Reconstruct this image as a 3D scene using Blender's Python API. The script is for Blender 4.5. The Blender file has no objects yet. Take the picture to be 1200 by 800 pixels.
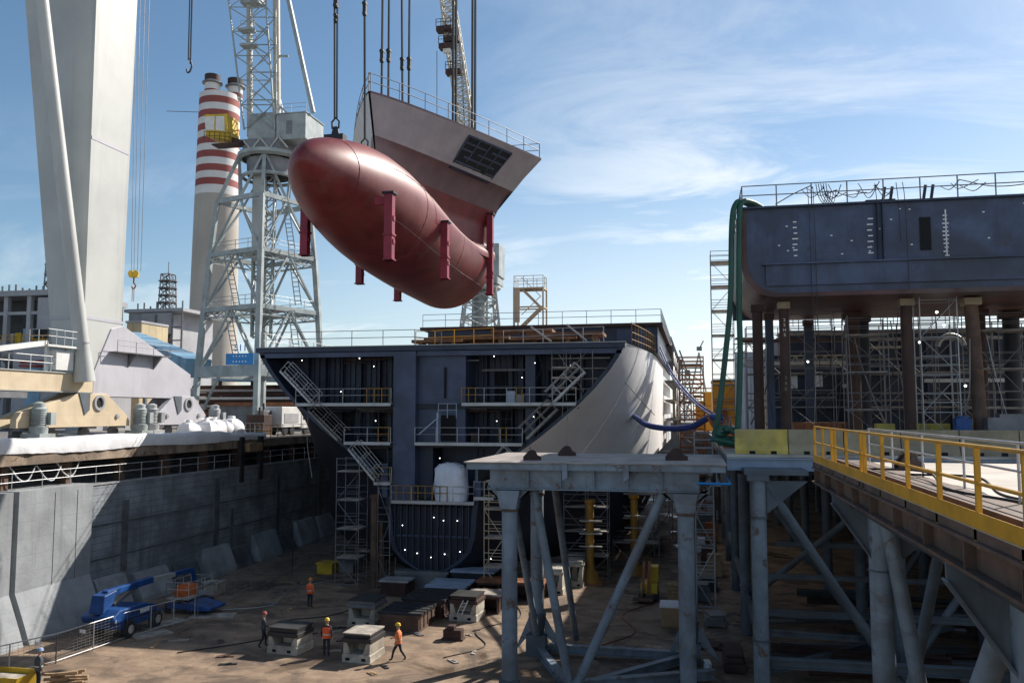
import bpy, bmesh, math, random
from mathutils import Vector, Matrix
random.seed(7)
PI = math.pi
sc = bpy.context.scene
COL = sc.collection
V = Vector

# ------------------------------------------------------------------ camera
PIT = math.atan(.083); YAW = math.atan(.2143); CZ = 12.2
cam_d = bpy.data.cameras.new('camera'); cam = bpy.data.objects.new('camera', cam_d); COL.objects.link(cam)
cam.location = (0, 0, CZ)
cam.rotation_euler = (PI/2 + PIT, 0, YAW)
cam_d.sensor_width = 36; cam_d.lens = 30.0; cam_d.clip_end = 9000; cam_d.clip_start = .1
sc.camera = cam
_m = cam.rotation_euler.to_matrix()
def at(px, py, X=None, Y=None, Z=None, d=None):
    """world point seen at a spot of the 1200x800 picture, on a plane or at a depth (used for surveying sizes)"""
    r = _m @ V(((px-600)/1000, (400-py)/1000, -1))
    t = X/r.x if X is not None else Y/r.y if Y is not None else (Z-CZ)/r.z if Z is not None else d
    return V((r.x*t, r.y*t, CZ + r.z*t))

# ------------------------------------------------------------------ light
SUN_AZ = math.radians(37.5); SUN_EL = math.radians(37.8)
sl = bpy.data.lights.new('sun', 'SUN'); sl.energy = 5.0; sl.angle = math.radians(.53); sl.color = (1, .93, .84)
so = bpy.data.objects.new('sun', sl); COL.objects.link(so)
so.rotation_euler = (-V((math.sin(SUN_AZ)*math.cos(SUN_EL), math.cos(SUN_AZ)*math.cos(SUN_EL), math.sin(SUN_EL)))).to_track_quat('-Z', 'Y').to_euler()
w = bpy.data.worlds.new('World'); sc.world = w; w.use_nodes = True
nt = w.node_tree; N = nt.nodes; L = nt.links
bg = N['Background']; bg.inputs['Strength'].default_value = .088
sky = N.new('ShaderNodeTexSky'); sky.sky_type = 'NISHITA'; sky.sun_disc = False
sky.sun_elevation = SUN_EL; sky.sun_rotation = SUN_AZ; sky.air_density = 1.0; sky.dust_density = .5; sky.ozone_density = 3.2
tc = N.new('ShaderNodeTexCoord')
def vmath(op, a, b=None):
    n = N.new('ShaderNodeVectorMath'); n.operation = op
    for i, x in enumerate((a, b)):
        if x is None: continue
        if isinstance(x, (tuple, list)): n.inputs[i].default_value = x
        else: L.new(x, n.inputs[i])
    return n.outputs[0]
def smath(op, a, b=0., clamp=False):
    n = N.new('ShaderNodeMath'); n.operation = op; n.use_clamp = clamp
    for i, x in enumerate((a, b)):
        if isinstance(x, (int, float)): n.inputs[i].default_value = x
        else: L.new(x, n.inputs[i])
    return n.outputs[0]
sep = N.new('ShaderNodeSeparateXYZ'); L.new(tc.outputs['Generated'], sep.inputs[0])
den = smath('ADD', smath('MAXIMUM', sep.outputs['Z'], 0.0), .22)
cmb = N.new('ShaderNodeCombineXYZ')
L.new(smath('DIVIDE', sep.outputs['X'], den), cmb.inputs[0]); L.new(smath('DIVIDE', sep.outputs['Y'], den), cmb.inputs[1])
mp = N.new('ShaderNodeMapping'); L.new(cmb.outputs[0], mp.inputs[0])
mp.inputs['Rotation'].default_value = (0, 0, math.radians(28)); mp.inputs['Scale'].default_value = (.75, 1.5, 1); mp.inputs['Location'].default_value = (3.1, 1.7, 0)
def noise(vec, scale, detail, rough, dist):
    n = N.new('ShaderNodeTexNoise'); n.inputs['Scale'].default_value = scale; n.inputs['Detail'].default_value = detail
    n.inputs['Roughness'].default_value = rough; n.inputs['Distortion'].default_value = dist; L.new(vec, n.inputs['Vector']); return n.outputs['Fac']
def ramp(fac, a, b):
    n = N.new('ShaderNodeMapRange'); n.interpolation_type = 'SMOOTHSTEP'; n.clamp = True
    n.inputs[1].default_value = a; n.inputs[2].default_value = b; L.new(fac, n.inputs[0]); return n.outputs[0]
c_big = ramp(noise(mp.outputs[0], .95, 3, .5, .3), .36, .62)
c_fine = ramp(noise(mp.outputs[0], 1.9, 10, .64, .7), .36, .68)
# more cloud over the sun's side of the sky and low down
side = ramp(smath('ADD', smath('MULTIPLY', sep.outputs['X'], .95), smath('MULTIPLY', sep.outputs['Y'], .3)), -.12, .5)
low = ramp(sep.outputs['Z'], .34, .02)
cov = smath('ADD', smath('MULTIPLY', side, .75), smath('MULTIPLY', low, .62), True)
cl = smath('MULTIPLY', smath('MULTIPLY', c_fine, smath('ADD', smath('MULTIPLY', c_big, .6), .5)), cov, True)
cl = smath('MAXIMUM', cl, smath('MULTIPLY', smath('MULTIPLY', low, .62), ramp(sep.outputs['X'], -.75, .1)))
CLOUD_FAC, CLOUD_COL = cl, (9.0, 9.3, 9.5, 1)
mx = N.new('ShaderNodeMix'); mx.data_type = 'RGBA'
hs = N.new('ShaderNodeHueSaturation'); hs.inputs['Saturation'].default_value = 1.04; hs.inputs['Hue'].default_value = .492; hs.inputs['Value'].default_value = .95; L.new(sky.outputs[0], hs.inputs['Color'])
L.new(smath('MULTIPLY', cl, .92), mx.inputs['Factor']); L.new(hs.outputs[0], mx.inputs['A']); mx.inputs['B'].default_value = CLOUD_COL
L.new(mx.outputs['Result'], bg.inputs['Color'])
vs = sc.view_settings; vs.view_transform = 'Standard'; vs.look = 'None'; vs.exposure = 0.52; vs.gamma = 1; vs.use_curve_mapping = False
sc.cycles.max_bounces = 6; sc.cycles.diffuse_bounces = 3; sc.cycles.glossy_bounces = 3

# ------------------------------------------------------------------ materials
MATS = {}
def mat(name, base, rough=.6, metal=0., var=.25, scale=.8, streak=0., rust=0., rust_col=(.16, .055, .025), bump=.0, bump_scale=6., lines=None, wet=None, dirt=None, spec=.5, emit=None):
    """procedural paint/steel/concrete: broad mottling, vertical streaks, rust blotches, optional course lines, all in world space"""
    m = bpy.data.materials.new(name); m.use_nodes = True; MATS[name] = m
    t = m.node_tree; n = t.nodes; l = t.links; b = n['Principled BSDF']
    b.inputs['Roughness'].default_value = rough; b.inputs['Metallic'].default_value = metal; b.inputs['Specular IOR Level'].default_value = spec
    g = n.new('ShaderNodeNewGeometry'); pos = g.outputs['Position']
    def nz(vec, s, det=5, ro=.6, di=.2):
        q = n.new('ShaderNodeTexNoise'); q.inputs['Scale'].default_value = s; q.inputs['Detail'].default_value = det
        q.inputs['Roughness'].default_value = ro; q.inputs['Distortion'].default_value = di; l.new(vec, q.inputs['Vector']); return q.outputs['Fac']
    def mr(f, a, c, lo=0., hi=1.):
        q = n.new('ShaderNodeMapRange'); q.clamp = True; q.interpolation_type = 'SMOOTHSTEP'
        for i, x in enumerate((a, c, lo, hi)): q.inputs[i+1].default_value = x
        l.new(f, q.inputs[0]); return q.outputs[0]
    def mixc(f, a, c, mode='MIX'):
        q = n.new('ShaderNodeMix'); q.data_type = 'RGBA'; q.blend_type = mode
        l.new(f, q.inputs['Factor'])
        for k, x in (('A', a), ('B', c)):
            if isinstance(x, tuple): q.inputs[k].default_value = (*x, 1)
            else: l.new(x, q.inputs[k])
        return q.outputs['Result']
    dk = tuple(c*(1-var) for c in base); lt = tuple(min(.9, c*(1+var*.6)) for c in base)
    col = mixc(mr(nz(pos, scale), .3, .7), dk, lt)
    if streak:
        s = n.new('ShaderNodeMapping'); s.inputs['Scale'].default_value = (1, 1, .07); l.new(pos, s.inputs[0])
        col = mixc(mr(nz(s.outputs[0], scale*3.2, 4, .7, .4), .5, .78, 0, streak), col, tuple(c*.45 for c in base))
    if dirt:
        col = mixc(mr(nz(pos, scale*.35, 7, .65, .8), .48, .62, 0, dirt[3]), col, dirt[:3])
    if lines:   # (axis spacing z, spacing along, darkness)
        br = n.new('ShaderNodeTexBrick'); cm = n.new('ShaderNodeCombineXYZ'); sp_ = n.new('ShaderNodeSeparateXYZ'); l.new(pos, sp_.inputs[0])
        ad = n.new('ShaderNodeMath'); ad.operation = 'ADD'; l.new(sp_.outputs[0], ad.inputs[0]); l.new(sp_.outputs[1], ad.inputs[1])
        l.new(ad.outputs[0], cm.inputs[0]); l.new(sp_.outputs[2], cm.inputs[1]); l.new(cm.outputs[0], br.inputs['Vector'])
        br.inputs['Scale'].default_value = 1; br.inputs['Brick Width'].default_value = lines[1]; br.inputs['Row Height'].default_value = lines[0]
        br.inputs['Mortar Size'].default_value = lines[3] if len(lines) > 3 else .02; br.inputs['Mortar Smooth'].default_value = .4
        br.inputs['Color1'].default_value = (0, 0, 0, 1); br.inputs['Color2'].default_value = (0, 0, 0, 1); br.inputs['Mortar'].default_value = (1, 1, 1, 1)
        q = n.new('ShaderNodeMath'); q.operation = 'MULTIPLY'; l.new(br.outputs['Color'], q.inputs[0]); q.inputs[1].default_value = lines[2]
        col = mixc(q.outputs[0], col, tuple(c*.4 for c in base))
    if rust:
        f = mr(nz(pos, scale*1.7, 9, .68, .6), .74-rust*.32, .80-rust*.30, 0, .9)
        col = mixc(f, col, rust_col)
    if wet:   # ground: damp patches darker and glossier
        f = mr(nz(pos, wet, 6, .6, .6), .53, .66)
        col = mixc(f, col, tuple(c*.42 for c in base))
        l.new(mr(f, 0, 1, rough, .22), b.inputs['Roughness'])
    l.new(col, b.inputs['Base Color'])
    if bump:
        bp = n.new('ShaderNodeBump'); bp.inputs['Strength'].default_value = bump; bp.inputs['Distance'].default_value = .05
        l.new(nz(pos, bump_scale, 6, .6, 0), bp.inputs['Height']); l.new(bp.outputs[0], b.inputs['Normal'])
    if emit:
        b.inputs['Emission Color'].default_value = (*emit[:3], 1); b.inputs['Emission Strength'].default_value = emit[3]
    return m
m = mat('dock_floor', (.29, .205, .138), .85, var=.26, scale=.9, wet=.15, dirt=(.085, .06, .045, .85), bump=.7, bump_scale=2.2)
_t = m.node_tree; _b = _t.nodes['Principled BSDF']; _src = _b.inputs['Base Color'].links[0].from_socket      # smeared mud tracks along the pit
_g = _t.nodes.new('ShaderNodeNewGeometry'); _mp = _t.nodes.new('ShaderNodeMapping'); _mp.inputs['Scale'].default_value = (.2, .34, 1); _mp.inputs['Rotation'].default_value = (0, 0, .5); _t.links.new(_g.outputs['Position'], _mp.inputs[0])
_n = _t.nodes.new('ShaderNodeTexNoise'); _n.inputs['Scale'].default_value = 1.3; _n.inputs['Detail'].default_value = 11; _n.inputs['Roughness'].default_value = .7; _n.inputs['Distortion'].default_value = 1.6; _t.links.new(_mp.outputs[0], _n.inputs['Vector'])
_r = _t.nodes.new('ShaderNodeMapRange'); _r.interpolation_type = 'SMOOTHSTEP'; _r.inputs[1].default_value = .42; _r.inputs[2].default_value = .64; _r.inputs[4].default_value = .55; _t.links.new(_n.outputs['Fac'], _r.inputs[0])
_x = _t.nodes.new('ShaderNodeMix'); _x.data_type = 'RGBA'; _t.links.new(_r.outputs[0], _x.inputs['Factor']); _t.links.new(_src, _x.inputs['A']); _x.inputs['B'].default_value = (.10, .066, .045, 1); _t.links.new(_x.outputs['Result'], _b.inputs['Base Color'])
mat('quay_ground', (.22, .20, .18), .9, var=.3, scale=.3, bump=.3)
mat('concrete_light', (.29, .31, .325), .85, var=.22, scale=.5, streak=.55, bump=.3, lines=(.9, 40, .25))
mat('concrete_dark', (.24, .265, .29), .85, var=.38, scale=.5, streak=.9, bump=.9, bump_scale=3., lines=(.42, 14., .6, .03), dirt=(.11, .118, .13, .55))
mat('slab_edge', (.30, .23, .17), .85, var=.4, scale=.9, streak=.8, rust=.5, rust_col=(.13, .055, .03), bump=.5, dirt=(.08, .06, .05, .6))
mat('concrete_toe', (.31, .325, .34), .85, var=.3, scale=.6, streak=.4, bump=.4)
mat('concrete_stain', (.12, .13, .14), .7, var=.4, scale=.7, streak=.5, bump=.4)
mat('deck_concrete', (.50, .45, .39), .85, var=.2, scale=.4, dirt=(.25, .2, .16, .5), bump=.2)
mat('hull_red', (.175, .024, .025), .46, var=.28, scale=.7, streak=.35, dirt=(.21, .065, .06, .6), bump=.10, bump_scale=.9, lines=(1.9, 4.3, .45, .014), rust=.06, rust_col=(.10,.03,.03))
mat('leg_red', (.24, .012, .035), .5, var=.25, scale=1.2)
mat('flare_mauve', (.34, .30, .305), .55, var=.14, scale=.7, streak=.2, lines=(3.1, 6., .3, .012))
mat('flare_sunlit', (.62, .60, .59), .55, var=.12)  # lighter copy of the mauve: sun on the port flare put into the colour
mat('flare_shaded', (.155, .095, .10), .5, var=.2, scale=.8, streak=.2)  # darker copy of the mauve: shade below the knuckle painted in; deck plate too
mat('ship_blue', (.029, .044, .082), .55, var=.35, scale=.5, streak=.35, rust=.12, rust_col=(.06, .04, .035), lines=(2.6, 2.2, .35, .014))
mat('ship_blue_light', (.058, .080, .145), .55, var=.3, scale=.6, streak=.4, rust=.15, rust_col=(.07, .05, .045), lines=(2.6, 3., .3, .014))
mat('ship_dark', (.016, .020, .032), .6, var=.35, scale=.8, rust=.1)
mat('block_blue', (.055, .078, .145), .5, var=.4, scale=.6, streak=.7, rust=.4, rust_col=(.05, .04, .042), dirt=(.03,.035,.05,.6), lines=(2.9, 2.4, .4, .016))
mat('block_red', (.085, .03, .026), .5, var=.5, scale=.7, streak=.3, dirt=(.10, .085, .08, .5))
mat('shell_grey', (.83, .82, .82), .5, var=.06, scale=.35, streak=.12, lines=(2.4, 30., .12, .02))
mat('white_paint', (.70, .70, .68), .5, var=.12, scale=.8, streak=.2, rust=.06)
mat('crane_white', (.45, .46, .44), .5, var=.12, scale=.18, streak=.35, rust=.10, rust_col=(.33,.24,.16), lines=(3.4, 3.1, .10, .012))
mat('crane_lilac', (.47, .46, .495), .5, var=.1, scale=.3, streak=.3, rust=.05, lines=(2.6, 2.9, .12, .012))
mat('crane_cream', (.60, .49, .34), .55, var=.15, scale=.5, streak=.35, rust=.08, lines=(4, 1.1, .25, .014))
mat('crane_steel', (.33, .37, .37), .5, var=.25, scale=.7, streak=.3, rust=.10)
mat('crane_tube', (.50, .47, .40), .5, var=.15)
mat('galv', (.42, .43, .44), .45, metal=.35, var=.2)
mat('galv_dark', (.20, .20, .21), .5, metal=.35, var=.25)
mat('scaffold', (.22, .21, .20), .5, metal=.3, var=.4, rust=.2)
mat('plank', (.38, .34, .29), .8, var=.4, scale=1.5)
mat('brown_plank', (.20, .105, .055), .8, var=.4, scale=1.)
mat('trestle_blue', (.22, .27, .32), .55, var=.25, scale=.9, streak=.6, rust=.5, rust_col=(.14,.075,.045), dirt=(.12, .11, .105, .55), bump=.15, bump_scale=3)
mat('trestle_top', (.34, .30, .27), .8, var=.3, scale=1., rust=.3)
mat('jetty_grey', (.115, .14, .165), .6, var=.3, scale=.6, streak=.4, rust=.12, dirt=(.06, .06, .06, .5))
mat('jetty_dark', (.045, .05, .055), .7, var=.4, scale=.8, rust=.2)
mat('rust_steel', (.115, .07, .05), .75, var=.4, scale=1.2, streak=.4, rust=.5, rust_col=(.17, .075, .035))
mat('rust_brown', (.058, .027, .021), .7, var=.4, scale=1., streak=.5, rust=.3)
mat('rust_orange', (.30, .115, .05), .75, var=.4, scale=1., streak=.4)
mat('yellow_rail', (.66, .33, .015), .5, var=.18, scale=1.5, dirt=(.30, .15, .03, .3))
mat('yellow_dull', (.34, .19, .03), .6, var=.3, scale=1.5, dirt=(.15,.1,.05,.5))
mat('yellow_paint', (.60, .40, .03), .55, var=.2, scale=1., rust=.05)
mat('barrier_yellow', (.56, .43, .10), .8, var=.25, scale=1.2, streak=.4, dirt=(.3, .25, .15, .5))
mat('barrier_beige', (.36, .30, .20), .85, var=.25, scale=1., streak=.5, dirt=(.2, .17, .13, .5))
mat('building_orange', (.58, .27, .02), .6, var=.2, scale=.5, lines=(2.6, 60, .4, .05))
mat('block_white', (.50, .46, .39), .8, var=.3, scale=1.2, streak=.5, dirt=(.15, .12, .09, .5))
mat('black_steel', (.03, .03, .032), .6, var=.4)
mat('rope_dark', (.035, .036, .04), .7, var=.3)
mat('rubber', (.025, .025, .027), .75, var=.3)
mat('jack_amber', (.34, .17, .02), .6, var=.3, scale=1., rust=.3)
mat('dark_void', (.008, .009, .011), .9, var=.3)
mat('chimney_red', (.28, .07, .06), .75, var=.15, scale=.2)
mat('chimney_white', (.66, .64, .62), .75, var=.1, scale=.2)
mat('chimney_concrete', (.43, .39, .34), .85, var=.12, scale=.08, streak=.25, lines=(3.2, 200, .12, .06))
mat('tarp_white', (.74, .74, .76), .65, var=.08, scale=1.2, bump=.8, bump_scale=1.6)
mat('plastic_white', (.70, .73, .80), .35, var=.1, scale=2, bump=.6, bump_scale=3)
mat('lift_blue', (.009, .065, .24), .45, var=.35, scale=1.5)
mat('conveyor_blue', (.20, .36, .50), .5, var=.2, scale=.5)
mat('sign_blue', (.02, .22, .55), .5, var=.1)
mat('bag_orange', (.55, .13, .03), .7, var=.3)
mat('hose_green', (.015, .085, .055), .55, var=.25)
mat('hose_blue', (.02, .045, .20), .5, var=.25)
mat('bldg_grey', (.36, .36, .38), .7, var=.15, scale=.3, streak=.2, lines=(50, 1.2, .2, .05))
mat('bldg_beige', (.52, .42, .26), .7, var=.15, scale=.3, lines=(50, 1.5, .35, .12))
mat('skin', (.45, .26, .18), .6, var=.08)
mat('vest_orange', (.85, .12, .03), .6, var=.12, scale=5)
mat('cloth_orange', (.80, .22, .07), .75, var=.15, scale=5)
mat('cloth_navy', (.02, .024, .04), .8, var=.3, scale=5)
mat('cloth_grey', (.06, .07, .08), .8, var=.3, scale=5)
mat('reflective', (.6, .6, .5), .4, var=.1)
mat('helmet_yellow', (.75, .50, .03), .35, var=.1)
mat('helmet_orange', (.80, .25, .03), .35, var=.1)
mat('cap_blue', (.25, .35, .55), .6, var=.1)
mat('wood', (.36, .24, .13), .8, var=.35, scale=3)
mat('cardboard', (.33, .22, .12), .8, var=.2)
mat('lamp_glow', (.9, .9, .9), .5, emit=(1, .98, .92, 5))
mat('lettering', (.85, .86, .86), .6, var=.05)
mat('glass_dark', (.03, .04, .05), .1, var=.2)
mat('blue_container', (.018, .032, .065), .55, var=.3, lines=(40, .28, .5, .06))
mat('steel_blue_plate', (.32, .40, .52), .4, var=.2)

# ------------------------------------------------------------------ mesh toolkit
ORG = {}
class MB:
    def __init__(s): s.v = []; s.f = []; s.mi = []; s.cur = 0
    def add(s, vs_, fs):
        o = len(s.v); s.v += [V(p) for p in vs_]; s.f += [[o+i for i in f] for f in fs]; s.mi += [s.cur]*len(fs); return s
    def hexa(s, p): return s.add(p, [(3,2,1,0),(4,5,6,7),(0,1,5,4),(1,2,6,5),(2,3,7,6),(3,0,4,7)])
    def box(s, x0, x1, y0, y1, z0, z1):
        return s.hexa([(x0,y0,z0),(x1,y0,z0),(x1,y1,z0),(x0,y1,z0),(x0,y0,z1),(x1,y0,z1),(x1,y1,z1),(x0,y1,z1)])
    def obox(s, c, size, rz=0, rx=0, ry=0):
        M = Matrix.Translation(V(c)) @ Matrix.Rotation(rz,4,'Z') @ Matrix.Rotation(ry,4,'Y') @ Matrix.Rotation(rx,4,'X')
        a, b, h = (q/2 for q in size)
        return s.hexa([M @ V(p) for p in ((-a,-b,-h),(a,-b,-h),(a,b,-h),(-a,b,-h),(-a,-b,h),(a,-b,h),(a,b,h),(-a,b,h))])
    def frame(s, p, q):
        d = (V(q)-V(p)); ln = d.length or 1e-6; d = d/ln
        u = V((0,0,1)) if abs(d.z) < .95 else V((0,1,0))
        a = d.cross(u).normalized(); b = a.cross(d).normalized(); return a, b
    def bar(s, p, q, w_, h_):
        p, q = V(p), V(q); a, b = s.frame(p, q); a = a*w_/2; b = b*h_/2
        return s.hexa([p-a-b, p+a-b, q+a-b, q-a-b, p-a+b, p+a+b, q+a+b, q-a+b])
    def ibar(s, p, q, w_, h_, t=.04):
        """I-beam"""
        p, q = V(p), V(q); a, b = s.frame(p, q)
        for k in (-1, 1): s.bar(p+b*k*(h_-t)/2, q+b*k*(h_-t)/2, w_, t)
        return s.bar(p, q, t, h_-2*t-.004)
    def tube(s, p, q, r, n=6, r2=None, caps=True):
        p, q = V(p), V(q); r2 = r if r2 is None else r2; a, b = s.frame(p, q); vs_ = []
        for c, rr in ((p, r), (q, r2)):
            for k in range(n): t = 2*PI*k/n; vs_.append(c + a*math.cos(t)*rr + b*math.sin(t)*rr)
        fs = [(k, k+n, (k+1) % n+n, (k+1) % n) for k in range(n)]
        if caps: fs += [tuple(range(n)), tuple(range(2*n-1, n-1, -1))]
        return s.add(vs_, fs)
    def path(s, pts, r, n=6):
        pts = [V(p) for p in pts]; vs_ = []; ref = None
        for i, p in enumerate(pts):
            d = (pts[min(i+1, len(pts)-1)] - pts[max(i-1, 0)]).normalized()
            if ref is None: ref = V((0,0,1)) if abs(d.z) < .9 else V((1,0,0))
            a = d.cross(ref).normalized(); b = a.cross(d).normalized(); ref = b
            for k in range(n): t = 2*PI*k/n; vs_.append(p + a*math.cos(t)*r + b*math.sin(t)*r)
        fs = [(i*n+k, i*n+(k+1) % n, (i+1)*n+(k+1) % n, (i+1)*n+k) for i in range(len(pts)-1) for k in range(n)]
        fs += [tuple(range(n-1, -1, -1)), tuple(range((len(pts)-1)*n, len(pts)*n))]
        return s.add(vs_, fs)
    def prism(s, pts, off):
        n = len(pts); off = V(off); vs_ = [V(p) for p in pts] + [V(p)+off for p in pts]
        return s.add(vs_, [tuple(range(n-1, -1, -1)), tuple(range(n, 2*n))] + [(k, (k+1) % n, (k+1) % n+n, k+n) for k in range(n)])
    def grid(s, rows, closed=False):
        """rows of equal length point lists"""
        n = len(rows[0]); vs_ = [p for r in rows for p in r]; fs = []
        for i in range(len(rows)-1):
            for k in range(n if closed else n-1):
                fs.append((i*n+k, i*n+(k+1) % n, (i+1)*n+(k+1) % n, (i+1)*n+k))
        return s.add(vs_, fs)
    def lathe(s, c, prof, n=24, axis=None):
        c = V(c); ax = V(axis or (0,0,1)).normalized(); u = V((1,0,0)) if abs(ax.x) < .9 else V((0,1,0))
        a = ax.cross(u).normalized(); b = ax.cross(a)
        rows = [[c + ax*h + (a*math.cos(2*PI*k/n) + b*math.sin(2*PI*k/n))*max(r, .001) for k in range(n)] for r, h in prof]
        return s.grid(rows, True)
    def build(s, name, m, parent=None, loc=None, smooth=False, bevel=0, recalc=True):
        me = bpy.data.meshes.new(name)
        o = bpy.data.objects.new(name, me); COL.objects.link(o)
        if parent is not None: org = ORG[parent.name]; o.parent = parent
        else: org = V(loc) if loc is not None else V((0,0,0)); o.location = org
        ORG[o.name] = org
        me.from_pydata([tuple(p-org) for p in s.v], [], s.f)
        for mm in (m if isinstance(m, (list, tuple)) else [m]): me.materials.append(MATS[mm])
        if any(s.mi): me.polygons.foreach_set('material_index', s.mi)
        if recalc:
            bm = bmesh.new(); bm.from_mesh(me); bmesh.ops.recalc_face_normals(bm, faces=bm.faces); bm.to_mesh(me); bm.free()
        if smooth:
            me.polygons.foreach_set('use_smooth', [True]*len(me.polygons))
            if smooth != 'all': me.set_sharp_from_angle(angle=math.radians(35))
        if bevel:
            bv = o.modifiers.new('bevel', 'BEVEL'); bv.width = bevel; bv.segments = 2; bv.limit_method = 'ANGLE'
        return o
def tag(o, label=None, cat=None, group=None, kind=None):
    if label: o['label'] = label
    if cat: o['category'] = cat
    if group: o['group'] = group
    if kind: o['kind'] = kind
    return o
def thing(name, label, cat, loc=(0,0,0), group=None, kind=None):
    o = bpy.data.objects.new(name, None); COL.objects.link(o); o.location = loc; o.empty_display_size = .3
    ORG[o.name] = V(loc); return tag(o, label, cat, group, kind)
def copy_tree(o, loc=None, rz=None, label=None, parent=None):
    kids = [c for c in bpy.data.objects if c.parent == o] if parent is None else list(o.children)
    c = o.copy(); COL.objects.link(c)
    if parent is not None: c.parent = parent
    if loc is not None: c.location = loc
    if rz is not None: c.rotation_euler = (0, 0, rz)
    if label: c['label'] = label
    for k in kids: copy_tree(k, parent=c)
    return c
def lerp(a, b, t): return V(a)*(1-t) + V(b)*t
def railing(mb, pts, h=1.1, gap=1.8, r=.03, rails=(1., .55), n=5):
    """posts and rails along a path into one mesh"""
    for i in range(len(pts)-1):
        a, b = V(pts[i]), V(pts[i+1]); k = max(1, round((b-a).length/gap))
        for j in range(k+1):
            if i and j == 0: continue
            p = lerp(a, b, j/k); mb.tube(p, p+V((0,0,h)), r, n)
        for q in rails: mb.tube(a+V((0,0,h*q)), b+V((0,0,h*q)), r*.85, n)
    return mb
def lattice(mb, A, B, bays, rl, rb, kind='X', n=5, ring=True):
    """square lattice mast between corner lists A (foot) and B (head)"""
    m_ = len(A)
    for k in range(m_): mb.tube(A[k], B[k], rl, n)
    lv = [[lerp(A[k], B[k], i/bays) for k in range(m_)] for i in range(bays+1)]
    for i in range(bays):
        for k in range(m_):
            j = (k+1) % m_
            if ring: mb.tube(lv[i+1][k], lv[i+1][j], rb, 4)
            if kind == 'X': mb.tube(lv[i][k], lv[i+1][j], rb, 4); mb.tube(lv[i][j], lv[i+1][k], rb, 4)
            elif kind == 'K':
                md = lerp(lv[i+1][k], lv[i+1][j], .5); mb.tube(lv[i][k], md, rb, 4); mb.tube(lv[i][j], md, rb, 4)
            else:
                if (i+k) % 2: mb.tube(lv[i][k], lv[i+1][j], rb, 4)
                else: mb.tube(lv[i][j], lv[i+1][k], rb, 4)
    return lv
def square(cx, cy, z, half, rot=0):
    return [V((cx+half*math.cos(rot+PI/4+k*PI/2)*1.414, cy+half*math.sin(rot+PI/4+k*PI/2)*1.414, z)) for k in range(4)]
def scaffold(label, x, y, z, wx, dy, lifts, lh=2., planks=True, group=None, m='scaffold', r=.032, guard=True, name='scaffold_tower', nx=1):
    t = thing(name, label, 'scaffold', (x, y, z), group); mb = MB(); H_ = lifts*lh
    xs = [x + wx*i/nx for i in range(nx+1)]
    for xx in xs:
        for yy in (y, y+dy): mb.tube((xx, yy, z), (xx, yy, z+H_+1.0), r, 5)
    for i in range(lifts+1):
        zz = z + (i*lh if i else .25)
        for yy in (y, y+dy):
            mb.tube((x, yy, zz), (x+wx, yy, zz), r*.9, 5)
            if guard and i: mb.tube((x, yy, zz+.95), (x+wx, yy, zz+.95), r*.8, 5); mb.tube((x, yy, zz+.5), (x+wx, yy, zz+.5), r*.8, 5)
        for xx in xs: mb.tube((xx, y, zz), (xx, y+dy, zz), r*.9, 5)
        if i < lifts:
            for q in range(nx):
                a, b = (xs[q], xs[q+1]) if (i+q) % 2 else (xs[q+1], xs[q]); mb.tube((a, y, zz), (b, y, z+(i+1)*lh), r*.8, 4)
    mb.build('scaffold_frame', m, t)
    if planks:
        for i in range(1, lifts+1):
            pb = MB(); q = 3
            for k in range(q): pb.box(x+.03, x+wx-.03, y+.03+dy*k/q, y+dy*(k+1)/q-.03, z+i*lh+.035, z+i*lh+.085)
            pb.build('plank_platform', 'plank', t)
    return t
def bez(pts, n=16):
    """smooth path through points (Catmull-Rom)"""
    P_ = [V(p) for p in pts]; P_ = [P_[0]*2-P_[1]] + P_ + [P_[-1]*2-P_[-2]]; out = []
    for i in range(1, len(P_)-2):
        for k in range(n):
            t = k/n; a, b, c, d = P_[i-1:i+3]
            out.append(.5*((2*b)+(c-a)*t+(2*a-5*b+4*c-d)*t*t+(3*b-a-3*c+d)*t**3))
    return out + [P_[-2]]
def text(mb_name, body, loc, size, rx, rz, m, parent=None, ext=.004):
    cu = bpy.data.curves.new('lettering', 'FONT'); cu.body = body; cu.size = size; cu.extrude = ext; cu.align_x = 'CENTER'; cu.align_y = 'CENTER'
    o = bpy.data.objects.new('tmp_text', cu); COL.objects.link(o)
    dg = bpy.context.evaluated_depsgraph_get(); me = bpy.data.meshes.new_from_object(o.evaluated_get(dg))
    bpy.data.objects.remove(o)
    M = Matrix.Translation(V(loc)) @ Matrix.Rotation(rz, 4, 'Z') @ Matrix.Rotation(rx, 4, 'X'); me.transform(M)
    mb = MB(); mb.add([v.co.copy() for v in me.vertices], [list(p.vertices) for p in me.polygons]); bpy.data.meshes.remove(me)
    return mb.build(mb_name, m, parent)

# ================================================================== SETTING
b = MB()     # dock floor, one sheet
b.add([(-37.6,-40,0),(32,-40,0),(32,190,0),(-37.6,190,0)], [(0,1,2,3)]); b.build('dock_floor', 'dock_floor'); tag(bpy.data.objects['dock_floor'], kind='structure')
b = MB()     # ground around the pit, out to the horizon
z = 9.98
b.add([(-39.6,-40,z),(-6000,-40,z),(-6000,6000,z),(-39.6,6000,z)], [(0,3,2,1)])
b.add([(-39.6,190,z),(31,190,z),(31,6000,z),(-39.6,6000,z)], [(0,1,2,3)])
b.add([(31,-40,z),(6000,-40,z),(6000,6000,z),(31,6000,z)], [(0,1,2,3)])
b.add([(31,-40,z),(31,190,z),(31,190,-.1),(31,-40,-.1)], [(0,1,2,3)])
b.add([(-39.6,190,z),(31,190,z),(31,190,-.1),(-39.6,190,-.1)], [(0,1,2,3)])
tag(b.build('quay_ground', 'quay_ground', recalc=False), kind='structure')

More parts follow.
